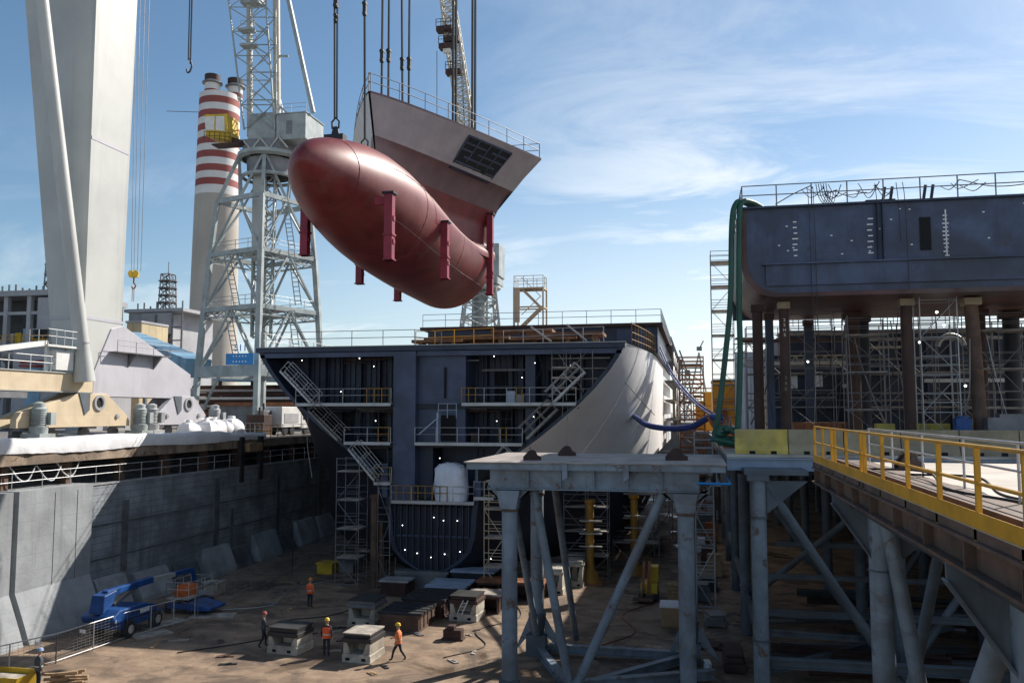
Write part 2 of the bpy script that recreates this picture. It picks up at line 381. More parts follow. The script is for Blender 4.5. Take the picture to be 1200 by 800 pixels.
# ---- left dock wall
t = thing('dock_wall', 'long dark concrete dock wall with stained courses and sloping toe along the left of the pit', 'dock wall', (-36, 60, 0))
b = MB(); b.prism([(-36,45.6,0),(-36,190,0),(-36,190,7.75),(-36,45.6,7.75)], (-3.4,0,0)); b.build('wall_face', 'concrete_dark', t)
b = MB(); b.box(-36.35,-35.94,46,190,7.754,7.83); b.build('coping', 'concrete_toe', t)
b = MB()
y = 46.2; rr = random.Random(3)
while y < 120:
    ln = rr.uniform(2.4, 4.2); h_ = rr.uniform(1.7, 2.3)
    if rr.random() < .72:
        b.cur = 0; b.prism([(-35.99,y,0),(-35.0,y,0),(-35.04,y,.3),(-35.72,y,h_),(-35.99,y,h_+.06)], (0,ln,0))
    else:
        b.cur = 1; b.prism([(-35.99,y,0),(-35.1,y,0),(-35.8,y,h_*.8),(-35.99,y,h_*.9)], (0,ln,0))
    y += ln + rr.choice([.05,.1,.5,.9])
b.build('sloping_toe', ['concrete_toe','concrete_stain'], t)
b = MB()
for yy, z0, z1, w_ in ((48.9,2.2,6.6,.55),(59.6,1.8,7.2,.7),(62,2,4.6,.4),(69.5,1.5,6.8,.6),(78,2,7.3,.8),(86,1,7.,.7),(96,1,7,.7)):
    b.box(-36.1,-35.93,yy,yy+w_,z0,z1)
b.build('drain_slot', 'concrete_stain', t)
b = MB()
for z_ in (3.15, 5.2): b.box(-36.1,-35.95,46,150,z_,z_+.12)
b.build('ledge', 'concrete_stain', t)
t = thing('dock_wall', 'tall pale concrete wall panel at the near end of the dark dock wall, partly in sun', 'dock wall', (-35.6, 42, 0))
b = MB(); b.prism([(-35.6,39.75,0),(-34.5,39.75,0),(-34.8,39.75,.8),(-35.55,39.75,2.6),(-35.55,39.75,7.95),(-39,39.75,7.95),(-39,39.75,0)], (0,5.75,0)); b.build('wall_face', 'concrete_light', t)
b = MB(); b.box(-35.555,-35.53,42.4,42.42,1,7.7); b.box(-35.555,-35.53,44.2,44.22,2.6,7.7); b.build('panel_joint', 'concrete_stain', t)
t = thing('dock_wall', 'pale concrete wall panel nearest the camera, cut by the left picture edge', 'dock wall', (-35.6, 30, 0))
b = MB(); b.prism([(-35.6,-30,0),(-34.5,-30,0),(-34.8,-30,.8),(-35.55,-30,2.6),(-35.55,-30,7.95),(-39,-30,7.95),(-39,-30,0)], (0,69.35,0)); b.build('wall_face', 'concrete_light', t)

# ---- left quay edge: gallery under the slab
t = thing('quay_gallery', 'shadowed service gallery under the rusty quay edge above the dock wall', 'gallery', (-37, 60, 8))
b = MB(); b.box(-39.55,-36.25,-30,190,9.3,9.96); b.build('quay_slab', 'slab_edge', t)
b = MB(); b.box(-39.6,-39.3,-30,190,7.7,9.3); b.build('rear_wall', 'concrete_stain', t)
rr = random.Random(5)
for k in range(22):
    yy = 30 + k*4.9; c = MB(); c.box(-37.3,-36.8,yy,yy+.5,7.75,9.3); c.build('pillar', 'rust_steel', t)
b = MB()
for k in range(5): b.tube((-39.1,-30,8.0+.22*k),(-39.1,150,8.0+.22*k),.07,6)
b.build('pipe_run', 'galv_dark', t)
b = MB(); railing(b, [(-36.3,20,7.83),(-36.3,120,7.83)], 1.05, 2.2, .025); b.build('railing', 'galv', t)
for (yy, zz) in ((41.0,9.),(43.0,8.9),(44.5,9.05)):
    h = MB(); h.path(bez([(-36.6,yy-.9,zz+.3),(-36.4,yy-.4,zz-.45),(-36.35,yy+.2,zz-.55),(-36.5,yy+.9,zz+.2)],8), .045); h.build('hose', 'galv', t)
for (yy, a) in ((63.2,-.05),(66.3,.05)):
    h = MB(); h.box(-36.2,-35.85,yy,yy+.5,6.6,10.2); h.build('fender_post', 'black_steel', t)
h = MB(); h.box(-36.2,-35.6,64,66.2,9.0,9.7); h.build('fender_block', 'wood', t)

# white tarpaulin lying along the quay edge
b = MB(); rows = []
rr = random.Random(11)
for i in range(120):
    y = 20 + i*.4; q = rr.uniform(-.012,.012); z1 = 10.78 + .05*math.sin(y*.55)+.03*math.sin(y*2.1)+q - (max(0,y-58)*.04)
    x0 = -36.15 + .05*math.sin(y*1.7)
    lo = 9.9+.06*math.sin(y*.5+1)+rr.uniform(-.02,.02)
    k = .045*math.sin(y*1.9)+.03*math.sin(y*4.3+1); rows.append([(x0+k,y,lo),(x0+k*.8+.03,y,lo+.3),(x0+k*.5,y,lo+.6),(x0-.04,y,z1-.04),(x0-.12,y,z1),(x0-.7,y,z1-.05+q*2),(x0-1.3,y,z1-.02+q),(x0-1.5,y,10.0)])
b.grid(rows); tag(b.build('tarpaulin', 'tarp_white', None, (-36.5,45,10), smooth='all'), 'long crumpled white tarpaulin laid over the left quay edge', 'tarpaulin')
t = thing('quay_railing', 'thin galvanised railing on the left quay edge behind the white bags', 'railing', (-36.6, 68, 10))
b = MB(); railing(b, [(-36.6,67.6,9.98),(-36.6,104,9.98)], 1.1, 2, .03); b.build('rail', 'galv', t)
b = MB(); railing(b, [(-36.5,66.5,9.98),(-36.5,70.5,9.98)], 1.1, 1.2, .04); b.build('yellow_section', 'yellow_rail', t)

# ================================================================== HANGING BOW SECTION
BX = -17.3
t = thing('bow_section', 'huge red bulbous bow section with grey flared deck hanging from crane ropes', 'ship section', (BX, 46, 20))
N0, NA, ZC = 34.9, 57.5, 23.55
def bulb(s):
    """half breadth, half height up, half height down, centre z at distance s from the nose"""
    q = min(1., s/12.); f = (1-(1-q)**2.1)**.64
    back = min(1, max(0, (s-5)/13.)); sm = back*back*(3-2*back)
    return 3.3*f*(1+.02*back), (2.85-1.95*sm)*f**.78, (2.75+.85*min(1,s/23)-.1*sm)*f, ZC + .10*max(0,1-q) - .5*sm
S_ = [0,.05,.15,.35,.65,1.05,1.6,2.3,3.1,4.1,5.2,6.5,8,9.5,11.5,13.5,15.5,17.5,19.5,21.5,23.2]
b = MB(); rows = []
for s in S_:
    hb, hu, hd, zc = bulb(s); row = []
    for k in range(56):
        a = 2*PI*k/56; cx, cz = math.cos(a), math.sin(a)
        row.append((BX+hb*cx, N0+s, zc + (hu if cz > 0 else hd)*cz))
    rows.append(row)
b.grid(rows, True); b.add(rows[-1], [tuple(range(56))]); b.build('bulb', 'hull_red', t, smooth=True)
# flare: half breadth as a smooth maximum of bulb and hull, so that the two melt into each other
ZD = 29.75; ZK = 27.6
def stem(z): return 43.15 + (ZD-z)*.33 if z > ZK else 43.15+(ZD-ZK)*.33 + (ZK-z)*.30
def flare(y, z):
    s0 = stem(z); u = max(0, y-s0)
    wk = .06 + 5.0*(min(1,u/(NA-s0)))**.9            # at and under the knuckle
    if z >= ZK:
        wd = .06 + 7.0*(u/(NA-43.15-.0))**.86; f = (z-ZK)/(ZD-ZK); return wk*(1-f) + wd*f
    f = (ZK-z)/2.4
    v = min(1, u/(NA-s0)); red = .78-.46*v**1.2; return max(.02, wk*(1-red*min(1,f)**.6) - .6*(1-v)*max(0, f-1))
def bulb_b(y, z):
    hb, hu, hd, zc = bulb(max(0, y-N0)); h = hu if z > zc else hd; q = (z-zc)/max(h,.01)
    return hb*math.sqrt(max(0, 1-q*q)) if abs(q) < 1 else -1.2*(abs(q)-1)*hb
def smax(a, c, k=1.15):
    h = max(0, k-abs(a-c))/k; return max(a, c) + h*h*k*.25
zs = [22.8+i*(ZK-22.8)/24 for i in range(25)]
for side in (1, -1):
    b = MB(); rows = []
    for z in zs:
        s0 = stem(z)
        row = []
        for i in range(33):
            f = i/32; y = s0 + (NA-s0)*f
            fl = flare(y, z); row.append((BX + side*max(.015, smax(bulb_b(y, z), fl, .25+1.3*min(1,f*4))), y, z))
        rows.append(row)
    # red paint low, mauve darkened to paint in the shade under the knuckle
    n = 33
    b.grid(rows[:18]); 
    o1 = b.build('lower_flare', 'hull_red', t, smooth='all')
    b = MB(); b.grid(rows[17:]); b.build('middle_flare', 'flare_shaded', t, smooth='all')
    b = MB(); rows = []
    zz = [ZK+i*(ZD-ZK)/6 for i in range(7)]
    for z in zz:
        s0 = stem(z); rows.append([(BX+side*flare(s0+(NA-s0)*i/32, z), s0+(NA-s0)*i/32, z) for i in range(33)])
    b.grid(rows); b.build('upper_flare', 'flare_mauve' if side == 1 else 'flare_sunlit', t, smooth='all')
# deck plate and aft bulkhead close the shell
b = MB(); port = []; star = []
for i in range(33):
    y = 43.15+(NA-43.15)*i/32; h = flare(y, ZD); star.append((BX+h, y, ZD)); port.append((BX-h, y, ZD))
b.grid([port, star]); b.grid([[(p[0],p[1],ZD+.12) for p in port],[(p[0],p[1],ZD+.12) for p in star]])
b.grid([star,[(p[0]+.03,p[1],ZD+.12) for p in star]]); b.build('deck_plate', 'flare_shaded', t)
b = MB(); prof = [(BX+flare(NA,z),NA-.01,z) for z in (ZD,28.5,ZK)] + [(BX+smax(bulb_b(NA,z),flare(NA,z)),NA-.01,z) for z in (26.3,25.6,25,24.3,23.5,22.9)]
prof += [(2*BX-p[0],p[1],p[2]) for p in reversed(prof)]; b.add(prof, [tuple(range(len(prof)))]); b.build('aft_bulkhead', 'ship_dark', t)
# grid opening in the starboard flare
b = MB(); y0, y1 = 50.4, 54.6
def fl_pt(y, z, out): 
    p = V((BX+flare(y,z), y, z)); nrm = V((1,-.45,-1.15)).normalized(); return p + nrm*out
def patch(mbx, ya, yb, za, zb, o0, o1):
    mbx.hexa([fl_pt(ya,za,o0),fl_pt(yb,za,o0),fl_pt(yb,zb,o0),fl_pt(ya,zb,o0),fl_pt(ya,za,o1),fl_pt(yb,za,o1),fl_pt(yb,zb,o1),fl_pt(ya,zb,o1)])
rowsy = [y0+(y1-y0)*i/8 for i in range(9)]
for i in range(8):
    for j in range(5):
        za = 26.75+(29.05-26.75)*j/5 if False else 27.55+(29.45-27.55)*j/5; zb = za+(29.45-27.55)/5
        patch(b, rowsy[i]-.02, rowsy[i+1]+.02, za-.02, zb+.02, -.05, .035)
b.build('sea_chest_opening', 'dark_void', t)
b = MB()
for j in range(6):
    z = 27.55+(29.45-27.55)*j/5
    for i in range(8):
        if j in (0,5) or (i*3+j) % 7 != 2: patch(b, rowsy[i], rowsy[i+1], z-.05, z+.05, .02, .075)
for i in range(0, 9, 2): patch(b, rowsy[i]-.05, rowsy[i]+.05, 27.55, 29.45, .02, .085)
b.build('opening_grid', 'ship_blue', t)
# railing round the deck
b = MB()
pts = [V(p)+V((-.12,0,.12)) for p in star[::4]]; railing(b, pts, 1.05, 1.9, .03)
pts2 = [V(p)+V((.12,0,.12)) for p in port[::4]]; railing(b, pts2, 1.05, 1.9, .03); railing(b, [pts2[-1], pts[-1]], 1.05, 1.9, .03)
b.build('deck_railing', 'galv_dark', t)
# six red support legs welded to the bulb
for (x, y, z1, z0) in ((-14.35,38.6,22.75,19.5),(-13.85,46.3,23.0,19.75),(-13.75,56.9,25.9,20.25),(-20.2,41.6,23.6,20.5),(-20.6,50.2,22.4,20.25),(-20.0,55.6,22.2,19.85)):
    lg = MB(); lg.box(x-.21,x+.21,y-.21,y+.21,z0,z1); lg.box(x-.27,x+.27,y-.27,y+.27,z0+.0,z0+.06); lg.box(x-.26,x+.26,y-.26,y+.26,z0+1.2,z0+1.3)
    sg = 1 if x > BX else -1; lg.box(min(x-.15*sg,x-.75*sg),max(x-.15*sg,x-.75*sg),y-.08,y+.08,z1-.5,z1-.1); o = lg.build('support_leg', 'leg_red', t, bevel=.015)
    c = MB(); c.box(x-.3,x+.3,y-.3,y+.3,z1+.004,z1+.1); c.build('leg_cap', 'ship_dark', o)
    for q in (.25,.6): k2 = MB(); k2.box(x+.213,x+.26,y-.12,y+.12,z0+(z1-z0)*q,z0+(z1-z0)*q+.22); k2.build('cleat', 'leg_red', o)
def on_bulb(s, a, out=.012):
    hb, hu, hd, zc = bulb(s); cx, cz = math.cos(a), math.sin(a); return V((BX+(hb+out)*cx, N0+s, zc+((hu if cz > 0 else hd)+out)*cz))
for s0, s1, a in ((4.5, 19.5, .42), (6, 22.5, -.62)):
    b = MB(); b.path([on_bulb(s0+(s1-s0)*i/24, a, .002) for i in range(25)], .014, 4); b.build('chalk_line', 'flare_mauve', t)
for s0 in (2.6, 9., 16.):
    b = MB(); b.path([on_bulb(s0, -PI/2+PI*i/30*1.45, .002) for i in range(31)], .012, 4); b.build('weld_seam', 'hull_red', t)
# lifting lugs
for (x, y) in ((-17.1,38.3),(-17.3,42.6)):
    z = bulb(y-N0)[3]+bulb(y-N0)[1]-.03
    lg = MB(); lg.box(x-.5,x+.5,y-.25,y+.25,z-.2,z+.16); lg.prism([(x-.22,y-.05,z+.16),(x+.22,y-.05,z+.16),(x+.1,y-.05,z+.6),(x-.1,y-.05,z+.6)],(0,.1,0)); lg.build('lifting_lug', 'ship_dark', t)
    s_ = MB(); s_.path([(x-.17,y,z+.5),(x-.19,y,z+.85),(x,y,z+1.05),(x+.19,y,z+.85),(x+.17,y,z+.5)], .05); s_.build('shackle', 'black_steel', t)

# ---- hoisting ropes; each set goes up to the gantry girder above the picture
def rope(name, label, pts_list, r, extra=None, m='rope_dark', group='hoisting ropes of the bow section'):
    t = thing(name, label, 'rope', pts_list[0][0], group)
    for p, q in pts_list:
        c = MB(); c.tube(p, q, r, 6); c.build('rope_strand', m, t)
    for (c0, sx, sz) in extra or []:
        c = MB(); c.obox(c0, (sx, .16, sz)); c.lathe((c0[0], c0[1]-.15, c0[2]+sz*.35), [(.01,0),(sx*.6,.0),(sx*.6,.3),(.01,.3)], 12, (0,1,0)); c.lathe((c0[0], c0[1]-.15, c0[2]-sz*.35), [(.01,0),(sx*.5,.0),(sx*.5,.3),(.01,.3)], 12, (0,1,0)); c.build('rope_socket', 'black_steel', t, bevel=.02)
    return t
P1 = V((-17.1,38.3,bulb(38.3-N0)[3]+bulb(38.3-N0)[1]+1.0)); U1 = at(394,-150,Y=38.0)
rope('sling_rope', 'twin rope sling shackled to the nose of the red bulb', [(P1+V((-.06,0,0)),U1+V((-.09,0,0))),(P1+V((.06,0,0)),U1+V((.09,0,0)))], .05, [(lerp(P1,U1,.47),.22,.7),(lerp(P1,U1,.40),.16,.4)])
P2 = V((-17.3,42.6,bulb(42.6-N0)[3]+bulb(42.6-N0)[1]+1.0)); U2 = at(427,-150,Y=42.4)
rope('sling_rope', 'single rope sling rising behind the bulb beside the bow stem', [(P2,U2)], .07, [(lerp(P2,U2,.48),.2,.8)])
for (lab, x1, x2, ytop, pxs) in (('left pair of close hoist ropes over the foredeck with grey clamps', 447, 455, 85, None), ('right pair of close hoist ropes over the foredeck with grey clamps', 472, 479, 105, None)):
    yy = 46.6 if x1 == 447 else 48.6
    p, q = at(x1, 124, Y=yy), at(x2, 124, Y=yy); p.z = q.z = ZD+.15
    u, v = at(x1+3 if x1==447 else x1-2, -150, Y=yy), at(x2+2, -150, Y=yy); 
    rope('hoist_rope', lab, [(p,u),(q,v)], .07, [(lerp(p,u,.23),.22,.8),(lerp(q,v,.23),.22,.8)])
for (lab, xx, yy, r) in (('thick dark hoist pendant over the middle of the bow deck', 532.5, 52.6, .15), ('thick dark hoist pendant nearest the flared deck corner', 555, 54.6, .15)):
    p = at(xx, 150, Y=yy); p.z = ZD+.15; u = at(xx+1, -150, Y=yy)
    tt = rope('hoist_rope', lab, [(p+V((-.10,0,0)),u+V((-.10,0,0))),(p+V((.10,0,0)),u+V((.10,0,0)))], .085)
    c = MB(); c.box(p.x-.3,p.x+.3,p.y-.2,p.y+.2,ZD+.13,ZD+.5); c.build('anchor_shoe', 'ship_dark', tt)
t = thing('crane_hook', 'dark idle rope sling dangling high in the sky beside the striped chimney', 'crane hook', at(222,85,Y=52))
a0, a1 = at(222,85,Y=52), at(227,-150,Y=52)
b = MB(); b.tube(a0+V((.05,0,.6)),a1+V((.12,0,0)),.06); b.build('rope_strand','rope_dark',t); b = MB(); b.tube(a0+V((-.12,0,.9)),a1+V((-.06,0,0)),.05); b.build('rope_strand','rope_dark',t)
b = MB(); b.path(bez([a0+V((0,0,1.0)),a0+V((.16,0,.5)),a0+V((.05,0,.1)),a0+V((-.15,0,.0)),a0+V((-.22,0,.25))],6),.06); b.build('hook','black_steel',t)

# ================================================================== SHIP HULL UNDER CONSTRUCTION (middle)
CX, YF = -18.2, 58.
T0 = [(1.03,0.0),(1.1,.7),(1.4,1.4),(1.9,2.2),(2.6,2.85),(3.6,3.15),(5.,3.25),(6.3,3.45),(7.2,3.9),(8.,4.5),(8.8,5.35),(9.5,6.35),(10.5,7.75),(11.6,9.1),(12.7,10.4),(13.9,11.6),(15.1,12.6),(16.,13.2),(16.9,13.65)]
def b0(z):
    for (a, p), (c, q) in zip(T0, T0[1:]):
        if z <= c: return p+(q-p)*(z-a)/(c-a)
    return T0[-1][1]
def b1(z):
    R_ = 3.2
    if z < 1.3: return 8.
    if z < 1.3+R_: q = (1.3+R_-z)/R_; return 15.0-R_+R_*math.sqrt(max(0,1-q*q))
    return 15.0
def bY(y, z):
    q = min(1, max(0, (y-YF)/16)); f = 1-(1-q)**1.9
    return b0(z)+(b1(z)-b0(z))*f
t = thing('ship_hull', 'dark blue open-fronted ship hull with smooth pale grey shell on its right side', 'ship', (CX, YF, 0))
ZT = 16.9
zl = sorted(set([p[0] for p in T0]+[2.2,4.2,5.6,12.1,13.3,14.5]))
ys = [YF+i*1.0 for i in range(17)] + [78,84,92,102,114]
ZS = 8.8
def bL(y, z):
    return bY(y,z) if z >= ZS else bY(y,z) - (bY(y,z)-b0(z))*min(1,(ZS-z)/1.5)*.12
for side, m_, nm in ((1,'shell_grey','starboard_shell'),(-1,'ship_dark','port_shell')):
    b = MB(); b.grid([[(CX+side*bL(y,z), y, z) for y in ys] for z in zl if z >= (ZS if side == 1 else 0)]); b.build(nm, m_, t, smooth='all')
    if side == 1:
        b = MB(); b.grid([[(CX+side*bL(y,z), y, z) for y in ys] for z in zl if z <= ZS]); b.build('lower_shell', 'ship_dark', t, smooth='all')
# vertical shell seam lines
for yv in (62.4, 67.0):
    b = MB(); b.path([(CX+bY(yv,z)+.012, yv, z) for z in zl if z >= ZS], .02, 4); b.build('weld_seam', 'shell_grey', t)
# front transverse structure
b = MB(); yb = YF+3.2; pr = [(CX+b0(z)-.02, yb, z) for z in zl] + [(CX-b0(z)+.02, yb, z) for z in reversed(zl[1:])]
b.add(pr, [tuple(range(len(pr)))]); b.build('transverse_bulkhead', 'ship_blue', t)
b = MB()    # shell edge plate seen end-on
for side in (1,-1):
    b.grid([[(CX+side*(b0(z)-.0), YF, z) for z in zl],[(CX+side*max(0,b0(z)-.35), YF, z) for z in zl]])
    b.grid([[(CX+side*max(0,b0(z)-.35), YF, z) for z in zl],[(CX+side*max(0,b0(z)-.35), yb, z) for z in zl]])
b.build('edge_frame', 'ship_blue', t)
DECKS = (6.0, 10.05, 12.8, 16.55)
for z in DECKS:
    w_ = b0(z)-.1; d = MB(); d.box(CX-w_, CX+w_, YF+(.02 if z > 16 else .3), yb-.02, z-.12, z); d.box(CX-w_,CX+w_,YF+(.0 if z > 16 else .28),YF+.42,z-.34,z-.124)
    d.build('deck_edge', 'ship_blue_light' if z > 16 else 'ship_dark', t)
b = MB(); b.box(CX-13.7, CX+13.6, YF-.1, YF+.35, 16.6, 16.95); b.build('deck_coaming', 'ship_blue', t)
b = MB(); b.box(CX-13.75, CX+13.65, YF-.18, YF+.4, 16.952, 17.0); b.build('deck_lip', 'galv', t)
b = MB(); b.grid([[(CX-bY(y,16.9),y,16.96) for y in ys],[(CX+bY(y,16.9),y,16.96) for y in ys]]); b.build('weather_deck', 'rust_steel', t)
# central trunk boxes
b = MB(); b.box(-21.05,-19.4,YF-.15,yb-.01,6.0,16.54); b.build('trunk', 'ship_blue_light', t)
b = MB(); b.box(-19.396,-15.9,YF+.5,yb-.01,10.1,16.4); b.build('trunk', 'ship_blue_light', t)
b = MB(); b.box(-19.396,-18.4,YF+.9,yb-.01,6.05,9.9); b.build('trunk', 'ship_blue', t)
b = MB(); b.box(-11.6,-10.9,YF+.6,yb-.01,10.1,16.4); b.build('trunk', 'ship_blue', t)
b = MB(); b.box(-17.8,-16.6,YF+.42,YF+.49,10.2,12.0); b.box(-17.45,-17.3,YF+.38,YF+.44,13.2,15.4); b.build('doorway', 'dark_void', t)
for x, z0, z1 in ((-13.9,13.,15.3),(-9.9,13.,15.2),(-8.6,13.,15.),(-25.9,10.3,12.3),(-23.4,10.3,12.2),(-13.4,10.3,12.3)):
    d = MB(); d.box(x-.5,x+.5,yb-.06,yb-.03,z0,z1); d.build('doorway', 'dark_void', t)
b = MB()    # web frames and stiffeners
for x in (-29,-27.6,-26.2,-24.7,-23.2,-22.,-14.9,-13.,-12.2,-9.2,-7.8):
    z0 = max(10.1, next((z for z in [10.1+.1*i for i in range(70)] if b0(z) > abs(x-CX)+.3), 16)); 
    b = MB(); b.box(x-.03,x+.03,yb-.55,yb-.012,z0,16.4); b.build('web_frame', 'ship_blue', t)
for k in range(15):
    x = CX-2.9+k*.415
    zb = next(z for z in [1.1+.05*i for i in range(60)] if b0(z) > abs(x-CX)+.12)
    b = MB(); b.box(x-.02,x+.02,yb-3.0,yb-.013,zb,5.85); b.build('keel_stiffener', 'ship_blue', t)
b = MB(); b.box(CX-3.0,CX+3.0,yb-3.02,yb-2.9,3.5,3.62); b.build('stringer', 'ship_blue_light', t)
b = MB()
for xx in (-21.6,-14.8): b.box(xx-.2,xx+.2,YF-.2,YF+.25,6.2,8.6)
b.build('corner_post', 'ship_blue_light', t)
# lower keel front
b = MB(); zz_ = [z for z in zl if z <= 6]; pr = [(CX+max(0,b0(z)-.02), YF+.25, z) for z in zz_] + [(CX-b0(z)+.02, YF+.25, z) for z in reversed(zz_[1:])]
b.add(pr, [tuple(range(len(pr)))]); b.build('keel_bulkhead', 'ship_dark', t)
for k in range(13):
    x = CX-2.7+k*.45; zb = next(z for z in [1.1+.05*i for i in range(60)] if b0(z) > abs(x-CX)+.1)
    d = MB(); d.box(x-.035,x+.035,YF+.02,YF+.248,zb,5.9); d.build('keel_rib', 'ship_blue', t)
# galleries: walkway + railing on each deck edge
def gallery(x0, x1, z, yel=(), y=YF):
    d = MB(); d.box(x0,x1,y-.55,y+.25,z,z+.09); d.box(x0,x1,y-.57,y-.553,z-.1,z+.12); d.build('walkway', 'galv', t)
    d = MB(); railing(d, [(x0,y-.5,z+.09),(x1,y-.5,z+.09)], 1.05, 1.7, .03); d.build('railing', 'galv', t)
    for (a, c) in yel:
        d = MB(); railing(d, [(a,y-.57,z+.09),(c,y-.57,z+.09)], 1.05, .55, .035); d.build('yellow_railing', 'yellow_dull', t)
gallery(-28.4,-21.1,12.75,((-22.9,-21.2),)); gallery(-24.6,-21.1,10.0,((-22,-21.2),)); gallery(-22.3,-21.0,7.2,((-22.3,-21.1),))
gallery(-15.9,-7.9,12.75,((-15.9,-14.9),(-12,-11.6))); gallery(-19.3,-11.6,10.0,((-13.2,-12.7),)); gallery(-21,-15.0,5.95,((-20.6,-16.9),)); gallery(-15,-13.6,6.3)
# sloping access stairs along the flared edge, both sides
def stair(p, q, w_=.7, y=YF-.35, m='galv'):
    p, q = V(p), V(q); d = MB(); n = max(3, int((q-p).length/.35)); dv = (q-p).normalized(); up = V((-dv.z,0,dv.x)); up = up if up.z > 0 else -up
    for yy in (y-w_/2, y+w_/2):
        o = V((0,yy-p.y,0)); d.bar(p+o,q+o,.05,.14)
        d.tube(p+o+up*.95,q+o+up*.95,.03,5); d.tube(p+o+up*.5,q+o+up*.5,.025,5)
        for k in range(0,n+1,3): c = lerp(p,q,k/n)+o; d.tube(c,c+up*.95,.028,5)
    for k in range(n): c = lerp(p,q,(k+.5)/n); d.box(c.x-.12,c.x+.12,y-w_/2,y+w_/2,c.z-.015,c.z+.015)
    d.build('stair_ladder', m, t)
for sg in (1,):
    stair((-29.6,YF,15.2),(-27.2,YF,12.9)); stair((-27.3,YF,12.3),(-25.0,YF,10.2),m='scaffold'); stair((-24.2,YF,9.6),(-22.2,YF,7.4)); 
    stair((-7.3,YF,14.9),(-9.4,YF,12.9),m='galv'); stair((-9.2,YF,12.4),(-11.3,YF,10.4),m='scaffold'); stair((-12.2,YF,9.3),(-13.9,YF,7.3))
d = MB(); d.box(-17.6,-17.5,YF-.9,YF-.2,10.1,12.2); d.obox((-18.3,YF-.5,11.2),(1.7,.5,.08),ry=-.7); railing(d,[(-17.5,YF-.8,11.8),(-16.2,YF-.8,11.8)],1.0,.6); d.build('stair_ladder','steel_blue_plate',t)
# scaffolding inside the upper right compartment
d = MB()
for x in (-9.6,-8.6,-7.6,-6.8):
    z0 = max(13, next(z for z in [10+.1*i for i in range(70)] if b0(z) > abs(x-CX)+.2)); d.tube((x,YF-.1,z0),(x,YF-.1,16.4),.035,5)
for z in (13.8,14.5,15.2,15.9): d.tube((-9.7,YF-.1,z),(min(-5.6,CX+b0(z)-.3),YF-.1,z),.03,5); d.box(-9.7,min(-5.6,CX+b0(z)-.3),YF,YF+.6,z-.05,z)
d.tube((-9.6,YF-.12,13.6),(-7.2,YF-.12,16.3),.03,5); d.tube((-7.4,YF-.12,13.6),(-9.2,YF-.12,16.3),.03,5)
d.build('inner_scaffold', 'scaffold', t)
for z in (13.82,14.52,15.22): d = MB(); d.box(-9.6,-7.9,YF-.2,YF-.12,z,z+.1); d.build('plank', 'plank', t)
# work lamps burning inside
for (x, z) in ((-28.2,16.0),(-23.7,16.1),(-22.6,15.5),(-25.1,13.7),(-22.4,11.6),(-13.7,16.1),(-10.8,15.6),(-11.7,14.6),(-8.3,15.4),(-13.5,11.6),(-10.9,11.9),(-17.6,9.0),(-12.2,9.3),
               (-20.3,4.3),(-18.0,4.9),(-17.3,4.7),(-16.3,4.7),(-20.1,2.6),(-19.2,2.4),(-18.2,2.15),(-17.2,2.4),(-16.1,2.6),(-13.9,2.2),(-13.6,7.6)):
    d = MB(); d.lathe((x,YF-.02,z),[(.01,0),(.028,.02),(.028,.05),(.01,.06)],8,(0,-1,0)); d.build('work_lamp','lamp_glow',t)
# railing and planks on the fore deck
d = MB(); railing(d, [(CX-13.4,YF+.15,16.96),(-19.6,YF+.15,16.96),(-17.6,YF+.15,16.75)], 1.15, 2.2, .03); d.build('deck_railing','galv_dark',t)
d = MB(); railing(d, [(CX-13.4,YF+.15,16.96),(CX-13.6,YF+14,16.96)], 1.15, 2.2, .03); d.build('deck_railing','galv',t)
for i,(x0,x1,y0,y1,z) in enumerate(((-20.2,-16.4,59.2,60.4,17.25),(-19.4,-13,59.6,61.2,17.45),(-17.5,-8.2,60.2,62.6,17.4),(-12,-6.4,60.8,63.4,17.75),(-14.8,-10.2,61.6,63.2,18.1))):
    d = MB(); d.box(x0,x1,y0,y1,z,z+.22); d.box(x0+.5,x0+.8,y0+.1,y1-.1,16.97,z-.002); d.box(x1-.8,x1-.5,y0+.1,y1-.1,16.97,z-.002); d.build('timber_staging','brown_plank',t)
for (x0,x1,y) in ((-19.8,-14,59.),(-13.4,-6.2,59.6)):
    d = MB(); railing(d, [(x0,y,16.96),(x1,y,17.1)], 1.1, 1.5, .03); d.build('deck_railing','yellow_rail' if x0 < -15 else 'galv',t)
d = MB(); d.tube((-11.4,59.5,18.3),(-9.9,59.5,17.2),.07); d.tube((-8.8,59.6,18.4),(-7.4,59.6,17.2),.07); d.build('handrail_prop','galv',t)
# bow scaffold on the shell's upper edge
d = MB()
for i in range(12):
    y = 59+i*1.1; x = CX+bY(y,16.9)+.2; d.tube((x,y,16.9),(x,y,18.4),.025,5)
    if i:
        xp = CX+bY(y-1.1,16.9)+.2
        for z in (17.2,17.7,18.3): d.tube((xp,y-1.1,z),(x,y,z),.028,5)
d.build('edge_guardrail','yellow_dull',t)
# after block, one deck higher
t2 = t
d = MB(); d.box(-22.4,-2.9,70,112,16.98,19.2); d.build('upper_house','ship_blue',t)
d = MB(); d.box(-23.0,-2.5,69.6,112,19.2,19.45); d.build('house_deck','rust_brown',t)
d = MB(); railing(d, [(-22.8,69.8,19.45),(-2.6,69.8,19.45),(-2.6,100,19.45)], 1.1, 2., .03); d.build('deck_railing','galv',t)
for x in (-6.2,-4.6): d = MB(); d.box(x,x+1.2,69.95,69.99,17.2,19.0); d.build('panel','ship_blue_light',t)
